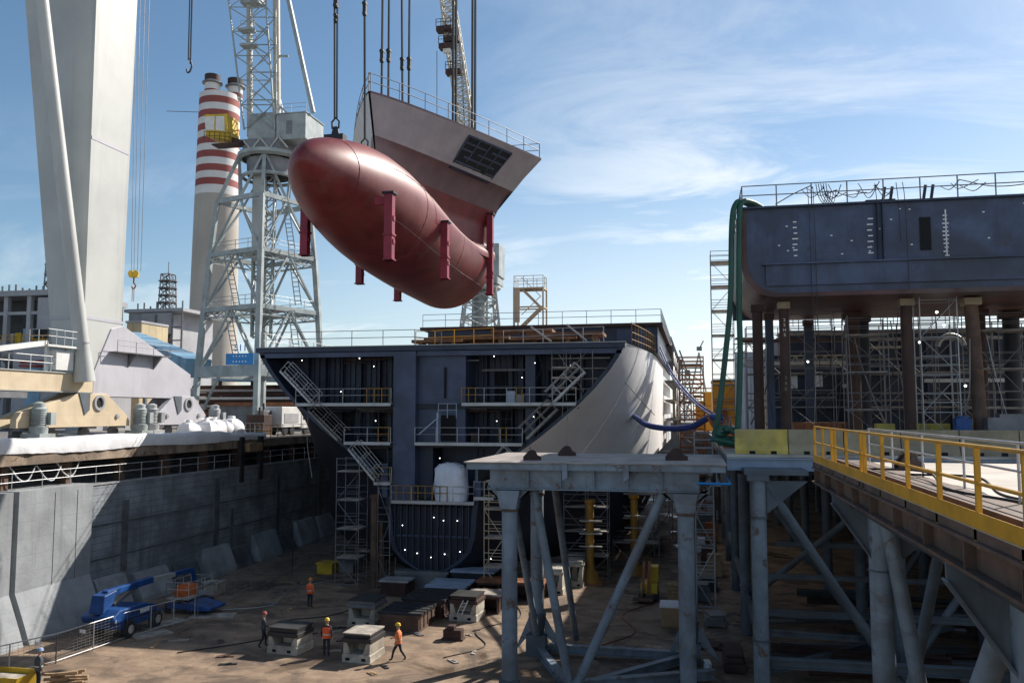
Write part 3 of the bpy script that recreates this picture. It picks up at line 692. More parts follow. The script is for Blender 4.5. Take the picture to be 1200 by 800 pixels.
# clutter on the outer edge: shores and brackets down the side, going aft
d = MB(); rr = random.Random(9)
for i in range(15):
    y = 90+i*2.4; x = CX+15.05
    d.tube((x+.9,y,10+rr.uniform(-1,0)),(x+.9,y,19.5),.045,5); 
    for z in (11.5,13.5,15.5,17.5): d.tube((x,y,z),(x+1,y,z),.04,4); d.tube((x+.9,y,z),(x+.9,y+2.4,z+rr.choice([0,0,1.8])),.04,4)
d.build('side_scaffold','scaffold',t)
for z in (11.4,13.4,15.4,17.4,19.1): d = MB(); d.box(CX+15.1,CX+16.05,89.8,124,z-.07,z); d.build('side_walkway','ship_dark' if z != 13.4 else 'plank',t)

# fit-out on the open hull front: ribs, brackets, pipe runs, cables, weld marks
rr = random.Random(17); hf = t
for z0, z1 in ((13.0,16.4),(10.2,12.5),(6.2,9.8)):
    d = MB(); x = CX-13
    while x < CX+13:
        if min(b0(z0+.5),b0(z1)) > abs(x-CX)+.45 and not -21.2 < x < -15.8: d.box(x-.012,x+.012,yb-.16,yb-.011,z0,z1)
        x += .42
    for q in (.33,.66):
        z = z0+(z1-z0)*q; w_ = b0(z)-.5; d.box(CX-w_,-21.1,yb-.2,yb-.011,z-.02,z+.02); d.box(-15.8,CX+w_,yb-.2,yb-.011,z-.02,z+.02)
    d.build('wall_stiffening', 'ship_blue', hf)
for k in range(16):
    x = rr.uniform(-28,-7.5); z = rr.choice([15.9,16.1,12.3,12.45,9.5,15.2]); ln = rr.uniform(1.2,4)
    if b0(z) < abs(x-CX)+.6 or b0(z) < abs(x+ln-CX)+.6: continue
    d = MB(); y = YF+rr.uniform(.5,2.2); d.tube((x,y,z),(x+ln,y,z),rr.uniform(.03,.09),6); d.build('pipe_run', rr.choice(['galv_dark','ship_blue_light','rust_brown','galv']), hf)
for k in range(14):
    x = rr.choice([-27.5,-24,-22.6,-21.4,-19.1,-15.6,-14.4,-12.6,-10.4,-8.6])+rr.uniform(-.3,.3); z = 16.3 if k%2 else 12.6; y = YF+rr.uniform(-.1,.6); dz = rr.uniform(1.4,5.5)
    d = MB(); d.path(bez([(x,y,z),(x+rr.uniform(-.2,.2),y-.1,z-dz*.5),(x+rr.uniform(-.5,.5),y-.15,z-dz)],6),.018,4); d.build('hanging_cable', 'rope_dark' if k%3 else 'galv', hf)
d = MB()
for k in range(70):
    x = rr.uniform(-29,-7); z = rr.uniform(6.5,16.2)
    if b0(z) < abs(x-CX)+.5 or -21.3 < x < -15.7: continue
    d.box(x,x+rr.uniform(.04,.16),yb-.018,yb-.0105,z,z+rr.uniform(.03,.1))
for k in range(18): x = rr.uniform(-20.9,-19.5); z = rr.uniform(6.5,16); d.box(x,x+.08,YF-.158,YF-.151,z,z+.06)
d.build('weld_marks', 'ship_blue_light', hf)
for k in range(12):
    x = rr.uniform(-27,-8.5); z = rr.choice([12.85,10.1,12.85,6.1]); 
    if b0(z) < abs(x-CX)+1.0 or -21.3 < x < -18.3: continue
    d = MB(); w_ = rr.uniform(.25,.7); h_ = rr.uniform(.3,1.1); d.box(x,x+w_,YF+.6,YF+1.2,z,z+h_); d.box(x+.03,x+w_-.03,YF+.57,YF+.598,z+h_*.3,z+h_*.7); d.build('equipment_box', rr.choice(['galv_dark','steel_blue_plate','ship_blue_light','rust_brown','white_paint']), hf)
# yellow stair tower on the deck
t = thing('stair_tower', 'cream yellow steel stair tower standing on the ship deck', 'stair tower', (-13.5, 70.5, 19.45))
x0,x1,y0,y1,z0 = -14.85,-12.35,70.1,71.8,19.45
d = MB()
for x in (x0,x1):
    for y in (y0,y1): d.box(x-.07,x+.07,y-.07,y+.07,z0,z0+3.3)
for z in (z0+1.6,z0+3.2):
    for y in (y0,y1): d.bar((x0,y,z),(x1,y,z),.1,.12)
    for x in (x0,x1): d.bar((x,y0,z),(x,y1,z),.1,.12)
d.build('stair_frame','crane_cream',t)
d = MB(); d.box(x0-.03,x0+.5,y0-.03,y0+.02,z0+.3,z0+3.2); d.build('side_panel','crane_cream',t)
for k in (0,1):
    d = MB(); a, c = (x0+.6,z0+1.6*k),(x1-.2,z0+1.6*(k+1))
    if k: a, c = (x1-.3,z0+1.6),(x0+.6,z0+3.2)
    for yy in (y0+.2,y0+.9): d.bar((a[0],yy,a[1]),(c[0],yy,c[1]),.06,.2)
    for i in range(8): q=(i+.5)/8; d.box(a[0]+(c[0]-a[0])*q-.1,a[0]+(c[0]-a[0])*q+.1,y0+.2,y0+.9,a[1]+1.6*q,a[1]+1.6*q+.04)
    d.tube((a[0],y0+.2,a[1]+.95),(c[0],y0+.2,c[1]+.95),.035); d.build('stair_flight','crane_cream',t)
d = MB(); railing(d,[(x0,y0,z0+3.25),(x1,y0,z0+3.25),(x1,y1,z0+3.25),(x0,y1,z0+3.25),(x0,y0,z0+3.25)],1.0,.85,.03); d.build('railing','crane_cream',t)
d = MB(); d.box(x0,x1,y0,y1,z0+3.16,z0+3.25); d.build('landing','plank',t)
# bundle in plastic in the hull front
d = MB(); rr = random.Random(2); rows = []
for zq, k_ in ((6.06,1.),(6.9,1.04),(7.6,1.0),(8.2,.95),(8.55,.7),(8.68,.25)):
    rows.append([(-16.85+ (1.15*k_+rr.uniform(-.1,.1))*math.copysign(abs(math.cos(a))**.6,math.cos(a)), YF+.55+ (.75*k_)*math.copysign(abs(math.sin(a))**.6,math.sin(a))-.3, zq+rr.uniform(-.08,.08)*(zq>6.1)) for a in [2*PI*i/18 for i in range(18)]])
d.grid(rows,True); d.add(rows[-1],[tuple(range(18))]); tag(d.build('wrapped_bundle','plastic_white',None,(-16.8,YF,6.06),smooth=True),'bulky bundle wrapped in white plastic on the lower gallery of the hull','bundle')

# ================================================================== STEEL TRESTLE PLATFORM (centre foreground)
t = thing('steel_trestle', 'blue grey steel trestle platform on tubular columns in front of the hull', 'trestle', (-4.3, 40, 0))
TX0, TX1, TY0, TY1, TZ = -9.75, 1.2, 35.6, 44.3, 10.1
d = MB(); d.box(TX0,TX1,TY0,TY1,TZ-.05,TZ); d.build('top_plate','trestle_top',t,bevel=.01)
d = MB(); d.box(TX0+.1,TX1-.05,TY0+.10,TY0+.16,TZ-.30,TZ-.053); d.box(TX0+.12,TX1-.07,TY0+.06,TY0+.5,TZ-.325,TZ-.303)
d.build('edge_beam','trestle_blue',t)
for yy in (TY0+.5, TY1-.5):
    d = MB(); d.ibar((-8.7,yy,TZ-.62),(.1,yy,TZ-.62),.4,1.1,.05)
    for x in (-7.,-5.6,-4.2,-2.8,-1.4): d.box(x-.02,x+.02,yy-.19,yy+.19,TZ-1.10,TZ-.14)
    d.build('cross_girder','trestle_blue',t)
for xx in (TX0+.4,-7.82,-4.2,-.45,TX1-.4):
    d = MB(); d.ibar((xx,TY0+.8,TZ-.5),(xx,TY1-.8,TZ-.5),.35,.85,.04); d.build('long_girder','trestle_blue',t)
for x in (-5.5,-2.95):
    d = MB(); d.prism([(x,TY0+.02,TZ-.06),(x,TY0+.02,TZ-.75),(x+.22,TY0+.02,TZ-.62),(x+.22,TY0+.02,TZ-.06)],(0,.3,0)); d.build('edge_bracket','trestle_blue',t)
for (x,y,zb,rd) in ((-7.84,36.1,.0,.335),(-.47,36.1,.0,.335),(-8.05,43.7,1.0,.335),(-.45,43.7,1.0,.335)):
    d = MB(); d.tube((x,y,zb+1.02),(x,y,8.05),rd,20); o = d.build('column','trestle_blue',t,smooth=True)
    c = MB(); c.lathe((x,y,0),[(rd,zb+.02),(rd+.12,zb+.96),(rd+.12,zb+1.06),(rd+.01,zb+1.07)],20); c.box(x-.5,x+.5,y-.5,y+.5,0,zb+.05); c.build('column_foot','jetty_grey',o,smooth=True)
    c = MB(); c.lathe((x,y,0),[(rd+.01,8.0),(rd+.06,8.02),(rd+.06,8.1),(rd+.01,8.12)],20); c.build('flange_ring','rust_steel',o)
    c = MB(); c.hexa([(x-.34,y-.34,8.1),(x+.34,y-.34,8.1),(x+.34,y+.34,8.1),(x-.34,y+.34,8.1),(x-.5,y-.4,TZ-1.2),(x+.5,y-.4,TZ-1.2),(x+.5,y+.4,TZ-1.2),(x-.5,y+.4,TZ-1.2)])
    for sg in (-1,1): c.prism([(x+sg*.3,y-.02,8.35),(x+sg*.95,y-.02,9.0),(x+sg*.95,y-.02,TZ-1.2),(x+sg*.3,y-.02,TZ-1.2)],(0,.05,0))
    c.build('column_head','trestle_blue',o,bevel=.02)
    c = MB(); c.prism([(x+.38,y-.03,zb+.0),(x+1.5,y-.03,zb*.0+.05),(x+.38,y-.03,zb+.95)],(0,.06,0)); c.prism([(x-.38,y-.03,zb+.0),(x-1.2,y-.03,.05),(x-.38,y-.03,zb+.95)],(0,.06,0)); c.build('foot_gusset','trestle_blue',o)
for (p,q,r) in (((-6.9,36.6,9.0),(-5.5,37.6,.4),.19),((-1.25,36.4,9.1),(-5.25,37.5,.4),.2),((-6.4,39.0,9.1),(-6.45,46.2,.4),.17),((-7.9,36.6,8.9),(-8.0,43.2,1.2),.16),((-.45,36.6,8.9),(-.45,43.2,1.2),.16)):
    d = MB(); d.tube(p,q,r,14); e_ = (V(q)-V(p)).normalized(); 
    for c_ in (p,q): c=V(c_); d.tube(c-e_*.25,c+e_*.25,r*1.12,14)
    d.build('diagonal_brace','trestle_blue',t,smooth=True)
for (p,q) in (((-7.8,36.1,.35),(-.5,36.1,.35)),((-8.,43.7,.35),(-.5,43.7,.35)),((-5.4,37.6,.3),(-.5,43.7,.3)),((-5.4,37.6,.25),(-7.9,43.5,.25)),((-.5,36.5,.35),(-.5,43.5,.35)),((-5.5,37.5,.5),(.6,40.5,.5))):
    d = MB(); d.ibar(p,q,.35,.42,.05); d.build('ground_beam','trestle_blue',t)
def padeye(label, x, y, z, rz, s=1., m='rust_brown'):
    tt = thing('padeye', label, 'lifting lug', (x,y,z), 'lifting lugs standing on steel decks'); d = MB()
    M = Matrix.Translation((x,y,z)) @ Matrix.Rotation(rz,4,'Z')
    out = [(-.6,0),(.6,0),(.6,.18),(.34,.30),(.22,.56),(.08,.64),(-.12,.64),(-.26,.54),(-.6,.16)]
    for k in (-1,1):
        d.prism([M@V((a*s,k*.13*s-.05*s,b_*s+.03)) for a,b_ in out], M.to_3x3()@V((0,.1*s,0)))
    d.build('cheek_plate', m, tt)
    d = MB(); d.hexa([M@V(q) for q in ((-.6*s,-.3*s,0),(.6*s,-.3*s,0),(.6*s,.3*s,0),(-.6*s,.3*s,0),(-.6*s,-.3*s,.03),(.6*s,-.3*s,.03),(.6*s,.3*s,.03),(-.6*s,.3*s,.03))]); d.build('base_plate', m, tt)
    d = MB(); d.tube(M@V((0,-.22*s,.45*s)), M@V((0,.22*s,.45*s)), .09*s, 10); d.build('pin','black_steel',tt)
padeye('brown lifting lug near the left front corner of the trestle platform', -7.1, 37.4, TZ, .25, .66)
padeye('brown lifting lug against the foot of the grey hull shell', -6.15, 41.5, TZ, .3, .7)
padeye('brown lifting lug on the right part of the trestle platform', -.85, 38.6, TZ, .1, .8, 'rust_brown')
t = thing('blue_pipe','thin turquoise pipe clamped under the right corner of the trestle','pipe',(.5,35.6,9.3))
d = MB(); d.tube((.0,35.5,9.35),(1.3,35.5,9.35),.05,8); d.tube((1.3,35.5,9.35),(1.3,40.2,9.3),.05,8); d.build('pipe_run','sign_blue',t)

# ================================================================== RIGHT: PILED QUAY
QX0, QZ = 1.35, 10.3
t = thing('piled_quay', 'long right hand steel quay deck carried on rows of tubular piles', 'quay', (8, 70, 0))
d = MB(); d.box(QX0,32,40.2,190,QZ-.12,QZ); d.build('deck_slab','deck_concrete',t)
d = MB(); d.ibar((QX0+.0,40.3,QZ-.42),(32,40.3,QZ-.42),.5,.56,.05); d.build('edge_girder','steel_blue_plate',t)
d = MB(); d.ibar((QX0+.2,40.7,QZ-.42),(QX0+.2,190,QZ-.42),.4,.56,.05); d.build('edge_girder','jetty_grey',t)
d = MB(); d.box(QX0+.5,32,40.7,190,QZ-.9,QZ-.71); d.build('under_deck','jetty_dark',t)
def qcol(x,y,r=.33,zt=QZ-.92,m='trestle_blue'):
    d = MB(); d.tube((x,y,0),(x,y,zt),r,16); o = d.build('pile',m,t,smooth=True)
    for z in (2.6,7.7): c = MB(); c.lathe((x,y,0),[(r+.005,z),(r+.05,z+.01),(r+.05,z+.09),(r+.005,z+.1)],16); c.build('pile_collar','jetty_grey',o)
    return o
rows_y = [38.2+12*0]+[50,62,74,86,98,112,128,146,166]
for iy,y in enumerate(rows_y):
    for ix,x in enumerate((2.55,8.6,14.6,20.6,26.6)):
        o = qcol(x, y if y>40 else 41.0 if ix>0 else 38.3, .33 if y<45 else .3, zt=QZ-.92 if y>40 else 9.3, m='trestle_blue' if ix == 0 and iy == 0 else 'jetty_grey')
d = MB(); d.box(2.1,3.0,37.9,40.7,9.3,9.55); d.prism([(2.9,38.25,9.3),(4.6,38.25,9.3),(2.9,38.25,7.9)],(0,.07,0)); d.box(2.0,4.6,38.,41,9.55,9.74); d.build('pile_cap','jetty_grey',t)
for (p,q,r) in (((2.95,38.4,9.1),(8.3,38.8,.7),.19),((2.9,39.1,8.9),(8.3,40.4,1.2),.12),((2.9,40.,8.9),(8.3,41.2,1.2),.12),((8.6,41.3,9.0),(2.8,50,2),.16),((14.4,41.3,9.),(9,42,.6),.18),((8.9,49.7,.8),(14.4,50,9.1),.16),((2.8,50.2,9),(8.3,50.4,.8),.16),((14.8,41.2,9.),(20.2,42,.6),.16)):
    d = MB(); d.tube(p,q,r,12); d.build('diagonal_brace','jetty_grey',t,smooth=True)
for (p,q,w_) in (((2.6,38.5,1.7),(16,38.7,1.7),.35),((2.6,41.5,3.1),(20,41.5,3.1),.25),((2.7,39.5,1.0),(12,46,1.9),.3),((2.55,38.3,2.3),(2.55,120,2.3),.22),((3.3,44.5,4.2),(18,44.5,4.2),.2),((3.0,39,2.8),(10,43,1.7),.22),((4,47,5.4),(22,47,5.4),.22),((3,42.4,.9),(15,42.4,.9),.4)):
    d = MB(); d.ibar(p,q,w_,w_*1.15,.04); d.build('tie_beam','jetty_grey',t)
# jumble of stored steel under the quay
rr = random.Random(21)
for k in range(34):
    x0 = rr.uniform(3.2,16); y = rr.uniform(41,56); z = rr.choice([.25,.45,.7,1.0,1.4]); ln = rr.uniform(3,9); a = rr.uniform(-.25,.25)
    d = MB(); p = V((x0,y,z)); q = p+V((ln*math.cos(a),ln*math.sin(a),rr.uniform(-.1,.15)))
    (d.ibar(p,q,.3,.35,.04) if k%2 else d.tube(p,q,.14,8))
    tag(d.build('steel_beam', rr.choice(['rust_brown','jetty_grey','galv_dark','jetty_dark']), None, (x0,y,z)), 'dusty length of stored steel lying in the gloom under the right quay', 'steel beam', 'stored steel under the quay')

# ---- near jetty with the yellow railing
JX, JZ = 3.7, 10.62
t = thing('jetty', 'brown edged concrete jetty deck on blue grey columns with triangular brackets, right foreground', 'jetty', (4.5, 20, 0))
d = MB(); d.box(JX+1.6,34,-6,29.2,JZ-.3,JZ); d.build('deck_slab','deck_concrete',t)
d = MB(); d.box(JX-.02,JX+.62,-6,29.2,JZ-.14,JZ+.0); d.box(JX+.9,JX+1.58,-6,29.2,JZ-.16,JZ+.06); d.build('edge_plate','rust_steel',t)
d = MB(); d.ibar((JX+.12,-6,JZ-.40),(JX+.12,29.1,JZ-.40),.4,.5,.05)
for k in range(16): y=28.6-k*2.2; d.box(JX-.06,JX+.10,y,y+.04,JZ-.62,JZ-.17)
d.build('fascia_girder','rust_steel',t)
d = MB(); d.ibar((JX+.2,29.0,JZ-.5),(34,29.0,JZ-.5),.4,.7,.05); d.build('end_girder','jetty_grey',t)
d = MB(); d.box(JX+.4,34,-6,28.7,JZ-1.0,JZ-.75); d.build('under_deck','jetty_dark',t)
d = MB(); d.box(JX+.64,JX+.72,-6,29,JZ,JZ+.10); d.tube((JX+.78,-6,JZ+.05),(JX+.78,29,JZ+.05),.05,8); d.build('crane_rail','rust_steel',t)
for (y,r) in ((25.2,.30),(14.2,.36),(3.,.36)):
    x = 4.85; d = MB(); d.tube((x,y,0),(x,y,9.5),r,22); o = d.build('column','trestle_blue',t,smooth=True)
    c = MB()
    for z in (4.6,7.9): c.lathe((x,y,0),[(r+.004,z),(r+.03,z+.01),(r+.03,z+.05),(r+.004,z+.06)],22)
    c.build('weld_collar','jetty_grey',o)
    c = MB(); c.box(x-r-.1,x+r+.1,y-r-.1,y+r+.1,9.46,9.84); c.build('column_head','jetty_grey',o,bevel=.02)
    g = MB(); g.prism([(JX-.05,y-.03,9.955),(x+1.3,y-.03,9.955),(x+1.0,y-.03,8.6),(x+.3,y-.03,8.0),(x-.1,y-.03,8.05),(JX-.05,y-.03,9.7)],(0,.06,0))
    a, c_ = V((JX-.07,y,9.69)), V((x-.08,y,8.02)); g.bar(a,c_,.32,.035); g.build('edge_bracket','jetty_grey',t)
    g = MB(); g.prism([(x-.03,y+.2,9.8),(x-.03,y+2.6,9.8),(x-.03,y+.2,8.0)],(.06,0,0)); g.bar((x,y+2.62,9.76),(x,y+.2,7.97),.3,.035); g.build('edge_bracket','jetty_grey',t)
    g = MB(); g.ibar((x,y,9.4),(16,y,9.4),.4,.55,.04); g.build('cross_girder','jetty_dark',t)
for (p,q,r) in (((4.95,24.75,9.4),(6.35,24.75,.3),.2),((4.9,14.9,9.5),(5.0,24.,.4),.22),((6.9,26.8,8.9),(5.0,25.3,2.5),.16),((8.,27.5,8.8),(12.6,27.5,1),.16),((9.,22,8.8),(5.2,25,3),.15),((10.9,24,8.8),(6.5,24.6,1),.15)):
    d = MB(); d.tube(p,q,r,14); d.build('diagonal_brace','trestle_blue' if r>.18 else 'jetty_grey',t,smooth=True)
for (x,y) in ((11,26),(11,15),(17,26),(17,15)):
    d = MB(); d.tube((x,y,0),(x,y,9.2),.3,14); d.build('column','jetty_grey',t,smooth=True)
# yellow railing
t = thing('yellow_railing', 'bright yellow guard railing with toe board along the right jetty edge', 'railing', (JX, 12, JZ))
yend, RX = 29.1, JX+.04
ypost = [29.05,27.3,25.55,25.0,23.2,21.2,20.75,18.9,16.75,14.7,12.8,11.05,9.2,7.3,5.4,3.4,1.4]
for y in ypost:
    d = MB(); d.box(RX-.035,RX+.035,y-.035,y+.035,JZ-.25,JZ+1.1); o = d.build('post','yellow_rail',t)
    c = MB(); c.box(RX-.06,RX-.037,y-.06,y+.06,JZ-.22,JZ+.0); c.build('post_cleat','yellow_rail',o)
for q in (1.12,.62): d = MB(); d.tube((RX,-2,JZ+q),(RX,yend,JZ+q),.028,8); d.build('rail','yellow_rail',t,smooth=True)
d = MB(); d.box(RX-.045,RX-.037,-2,yend,JZ+.015,JZ+.24); d.build('toe_board','yellow_rail',t)
d = MB(); d.box(RX-.06,RX+.05,-2,yend,JZ+.002,JZ+.014); d.build('base_angle','crane_cream',t)
t = thing('inner_railing', 'thin grey tube railing behind the yellow railing on the jetty', 'railing', (5.2, 15, JZ))
for y in (28.4,25.2,22.0,18.8,15.8,12.6,10.2,7.): d = MB(); d.tube((5.25,y,JZ),(5.25,y,JZ+1.08),.026,8); d.build('post','galv',t)
for q in (1.07,.6): d = MB(); d.tube((5.25,2,JZ+q),(5.25,28.5,JZ+q),.024,8); d.build('rail','galv',t)
padeye('dark brown lifting lug on the sunlit jetty deck behind the yellow railing', 6.1, 16.9, JZ, .15, .62, 'rust_brown')
padeye('rusty lifting lug at the far end of the jetty walkway', 5.75, 25.6, JZ, .5, .7, 'rust_brown')
for i,(y0,y1,x,lab) in enumerate(((12.,24.5,5.0,'black cable snaking along the jetty walkway beside the rusty rail'),(11.5,22.5,5.6,'second black cable on the jetty deck, nearer the pale concrete'))):
    d = MB(); d.path(bez([(x,y0,JZ+.1),(x+.3,lerp((y0,0,0),(y1,0,0),.3).x,JZ+.08),(x-.2,(y0+y1)/2,JZ+.09),(x+.15,y0*.25+y1*.75,JZ+.22),(x-.5,y1,JZ+.08)],10),.03,6); tag(d.build('cable','rubber',None,(x,y0,JZ)),lab,'cable')
for (x,y) in ((5.05,12.7),(5.1,14.9),(5.2,22.)):
    pass

# ---- concrete barriers
def barrier(x, y, z, ln, m, label):
    tt = thing('concrete_barrier', label, 'barrier', (x+ln/2,y,z), 'concrete barriers along the quay edge'); d = MB()
    pr = [(-.30,0),(.30,0),(.30,.16),(.16,.42),(.11,1.08),(.09,1.12),(-.09,1.12),(-.11,1.08),(-.16,.42),(-.30,.16)]
    d.prism([(x+.01,y+a,z+b_) for a,b_ in pr],(ln-.02,0,0)); d.build('barrier_body',m,tt,bevel=.015)
    for q in (.28,.68): c = MB(); c.box(x+ln*q-.02,x+ln*q+.24,y-.304,y-.29,z+.0,z+.15); c.build('fork_slot','dark_void',tt)
barrier(1.75,41.1,QZ,2.35,'barrier_yellow','bright yellow concrete barrier at the corner of the right quay')
bl = ['dirty yellow concrete barrier beside the bright yellow one','beige barrier seen through the far end of the yellow railing','faded beige barrier in front of the thin brown prop','greyish beige barrier below the stair scaffold','dull beige barrier below the leaning thick brown prop','beige barrier at the right edge of the picture','last beige barrier beyond the picture edge']
for k in range(6): barrier(4.12+k*2.4,41.1,QZ,2.38,'barrier_yellow' if False else 'barrier_beige',bl[k])

# ================================================================== RIGHT: HULL BLOCK PROPPED ABOVE THE QUAY
t = thing('hull_block', 'weathered dark blue hull block propped high on brown posts above the right quay', 'ship section', (14, 50, 18.4))
BX0, BX1, BY0, BY1, BZ0, BZ1 = 2.45, 30., 45., 56.5, 18.05, 22.75
arc = [(BX0+1.7-1.7*math.cos(a), BZ0+1.7-1.7*math.sin(a)) for a in [PI/2*i/8 for i in range(9)]]
d = MB(); pr = [(BX0+.06,BY0+.12,BZ1-.1)] + [(x+.06,BY0+.12,z+.05) for x,z in arc] + [(BX1,BY0+.12,BZ0+.05),(BX1,BY0+.12,BZ1-.1)]
d.prism(pr,(0,.1,0)); d.build('front_plate','block_blue',t)
d = MB(); d.box(BX0+1.05,BX1,BY0-.25,BY0+.5,19.68,19.76); d.box(BX0+1.2,BX1,BY0-.05,BY0+.115,18.62,19.678); d.build('flange','block_blue',t)
d = MB(); d.box(BX0+.1,BX1,BY0-.12,BY0+.3,BZ1-.1,BZ1+.0); d.build('top_flange','ship_blue',t)
d = MB(); rows = [[(BX0,y,BZ1-.1)]+[(x,y,z) for x,z in arc]+[(BX1,y,BZ0)] for y in (BY0-.0,BY0+.02,BY0+3,BY0+8,BY1)]
d.grid(rows); d.grid([[(BX0+.3,BY0,BZ1-.1)]+[(x+.26,BY0,z+.2) for x,z in arc]+[(BX1,BY0,BZ0+.25)],rows[0]]); d.build('bottom_shell','block_red',t,smooth='all')
d = MB(); d.box(BX0+.05,BX1,BY0+.3,BY1,BZ1-.2,BZ1-.11); d.box(BX0+.02,BX1,BY1-.1,BY1,BZ0+.02,BZ1-.2); d.build('top_plate','ship_blue',t)
d = MB()
for k in range(16):
    x = BX0+2.2+k*1.75; d.prism([(x,BY0+.02,19.6),(x,BY0+.3,19.6),(x,BY0+.3,18.7)],(.05,0,0))
d.build('knee_bracket','block_blue',t)
for x in (9.05,9.3,21.): d = MB(); d.box(x,x+.05,BY0-.1,BY0+.118,19.8,BZ1-.12); d.build('stiffener','ship_blue',t)
d = MB(); d.box(11.05,11.55,BY0+.06,BY0+.119,20.2,21.85); d.build('access_hole','dark_void',t)
d = MB(); rr = random.Random(4)
for x in (5.15,8.75,12.25):
    for k in range(13 if x > 12 else 7):
        z = 21.9-k*(.2 if x > 12 else .29); d.box(x-rr.uniform(.08,.17),x+rr.uniform(.06,.15),BY0+.1,BY0+.117,z-.025,z+.03)
    if x > 12: d.box(x-.02,x+.03,BY0+.1,BY0+.117,19.9,22.2)
for k in range(26): x = rr.uniform(4,20); z = rr.uniform(20,22.4); d.box(x,x+.1,BY0+.1,BY0+.117,z,z+.05)
d.build('chalk_marks','lettering',t)
d = MB(); yy = BY0+.05; railing(d, [(BX0+.1,BY1,BZ1),(BX0+.1,yy,BZ1),(BX1,yy,BZ1)], 1.12, 1.75, .035); d.build('deck_railing','galv_dark',t)
rr = random.Random(8); d = MB()
for k in range(14):
    x = rr.uniform(5,13); d.path(bez([(x,yy+.1,BZ1+rr.uniform(.5,1.05)),(x+rr.uniform(.3,.8),yy+.15,BZ1+rr.uniform(.2,.5)),(x+rr.uniform(.8,1.6),yy+.1,BZ1+rr.uniform(.4,1.05))],6),.022,4)
for k in range(5):
    x = 6.2+.12*k; d.path(bez([(x,yy-.05,BZ1+1.05),(x+.1,yy-.1,BZ1+.4),(x+.35,yy-.05,BZ1+.05),(x+.5,yy,BZ1+.7)],6),.02,4)
d.path(bez([(4.2,yy,BZ1+.1),(5.1,yy,BZ1+.6),(6.0,yy,BZ1+1.)],8),.025,4); d.path(bez([(12.9,yy,BZ1+.9),(15,yy,BZ1+.45),(19,yy,BZ1+.95)],8),.025,4)
d.build('tangled_cable','rope_dark',t)
d = MB()
for x in (9.4,9.75,11.3,11.65): d.bar((x,BY0+.2,BZ1),(x+.12,BY0+.2,BZ1+.75),.13,.1)
d.box(8.6,10.,BY0+.2,BY0+.9,BZ1+.0,BZ1+.14); d.build('bollard_frame','ship_dark',t)
for i,x in enumerate((5.75,6.0,9.0,10.3,10.0)):
    d = MB(); d.path(bez([(x,BY0-.05,BZ1+.9),(x+.05,BY0-.2,BZ1-.3),(x+.1,BY0-.2,(16,12.2,19.9,18.2,20.6)[i])],8),.018,4); d.build('hanging_cable','rope_dark',t)
# posts carrying the block
def prop(x, y, w_, m, label, z1=17.98, top='barrier_beige', lean=0):
    tt = thing('support_post', label, 'support post', (x,y,QZ), 'posts under the hull block'); d = MB()
    if m == 'ship_blue': d.box(x-w_/2,x+w_/2,y-w_/2,y+w_/2,QZ,z1-.38)
    else: d.tube((x+lean,y,QZ),(x,y,z1-.38),w_/2,14)
    d.build('post_tube',m,tt,smooth=True)
    c = MB(); c.box(x-w_*.62,x+w_*.62,y-w_*.62,y+w_*.62,z1-.378,z1-.02); c.build('head_block',top,tt,bevel=.02)
    c = MB(); c.box(x+lean-w_*.9,x+lean+w_*.9,y-w_*.9,y+w_*.9,QZ,QZ+.05); c.tube((x+lean,y,QZ+.05),(x+lean,y,QZ+.5),w_*.54,14); c.build('foot_plate','rust_brown',tt)
    return tt
prop(4.62,46.6,.50,'rust_brown','slim reddish brown post with numbers, nearest the corner of the propped block')
prop(10.62,46.6,.56,'rust_brown','dark reddish post with white head block below the access hole')
prop(13.75,46.9,.66,'rust_steel','tawny unlabelled post, thickest of the front row',lean=.25)
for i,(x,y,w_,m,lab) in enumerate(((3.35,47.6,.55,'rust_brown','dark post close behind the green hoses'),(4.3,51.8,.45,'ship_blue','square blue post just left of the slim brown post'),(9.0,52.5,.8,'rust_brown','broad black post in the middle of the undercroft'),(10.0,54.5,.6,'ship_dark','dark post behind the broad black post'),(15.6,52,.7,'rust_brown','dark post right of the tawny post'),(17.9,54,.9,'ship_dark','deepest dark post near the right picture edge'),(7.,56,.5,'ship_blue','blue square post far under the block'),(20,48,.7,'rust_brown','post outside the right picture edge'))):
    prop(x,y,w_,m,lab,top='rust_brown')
t0 = bpy.data.objects['support_post']
for k,ch in enumerate('2SHS20C'): text('painted_number', ch, (4.62,46.33,17.0-.26*k if k < 4 else 15.2-.30*k), .22, PI/2, 0, 'lettering' if k < 4 else 'barrier_beige', t0)

# dark build under and behind the block: beams, blue cabins, scaffolds
def cabin(x0,x1,y0,y1,z0,z1,label,win=()):
    tt = thing('site_cabin', label, 'cabin', ((x0+x1)/2,y0,z0), 'blue cabins under the block'); d = MB(); d.box(x0,x1,y0,y1,z0+.1,z1); d.build('cabin_wall','blue_container',tt,bevel=.03)
    d = MB(); d.box(x0-.05,x1+.05,y0-.05,y1,z1,z1+.12); d.build('roof','ship_dark',tt); d = MB(); d.box(x0,x1,y0+.05,y1-.05,z0,z0+.1); d.build('base_frame','galv_dark',tt)
    for (wx,wz) in win:
        f = MB(); f.box(wx-.42,wx+.42,y0-.05,y0-.002,wz-.5,wz+.5); o = f.build('window_frame','white_paint',tt); g = MB(); g.box(wx-.36,wx+.36,y0-.056,y0-.052,wz-.44,wz+.44); g.build('pane','plastic_white',o)
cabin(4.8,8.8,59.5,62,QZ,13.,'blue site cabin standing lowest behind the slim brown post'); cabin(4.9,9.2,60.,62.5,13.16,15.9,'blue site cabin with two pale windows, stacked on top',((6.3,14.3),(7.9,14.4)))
cabin(10.6,13.6,60,63,QZ,14.6,'tall blue grey cabin half hidden by the stair scaffold')
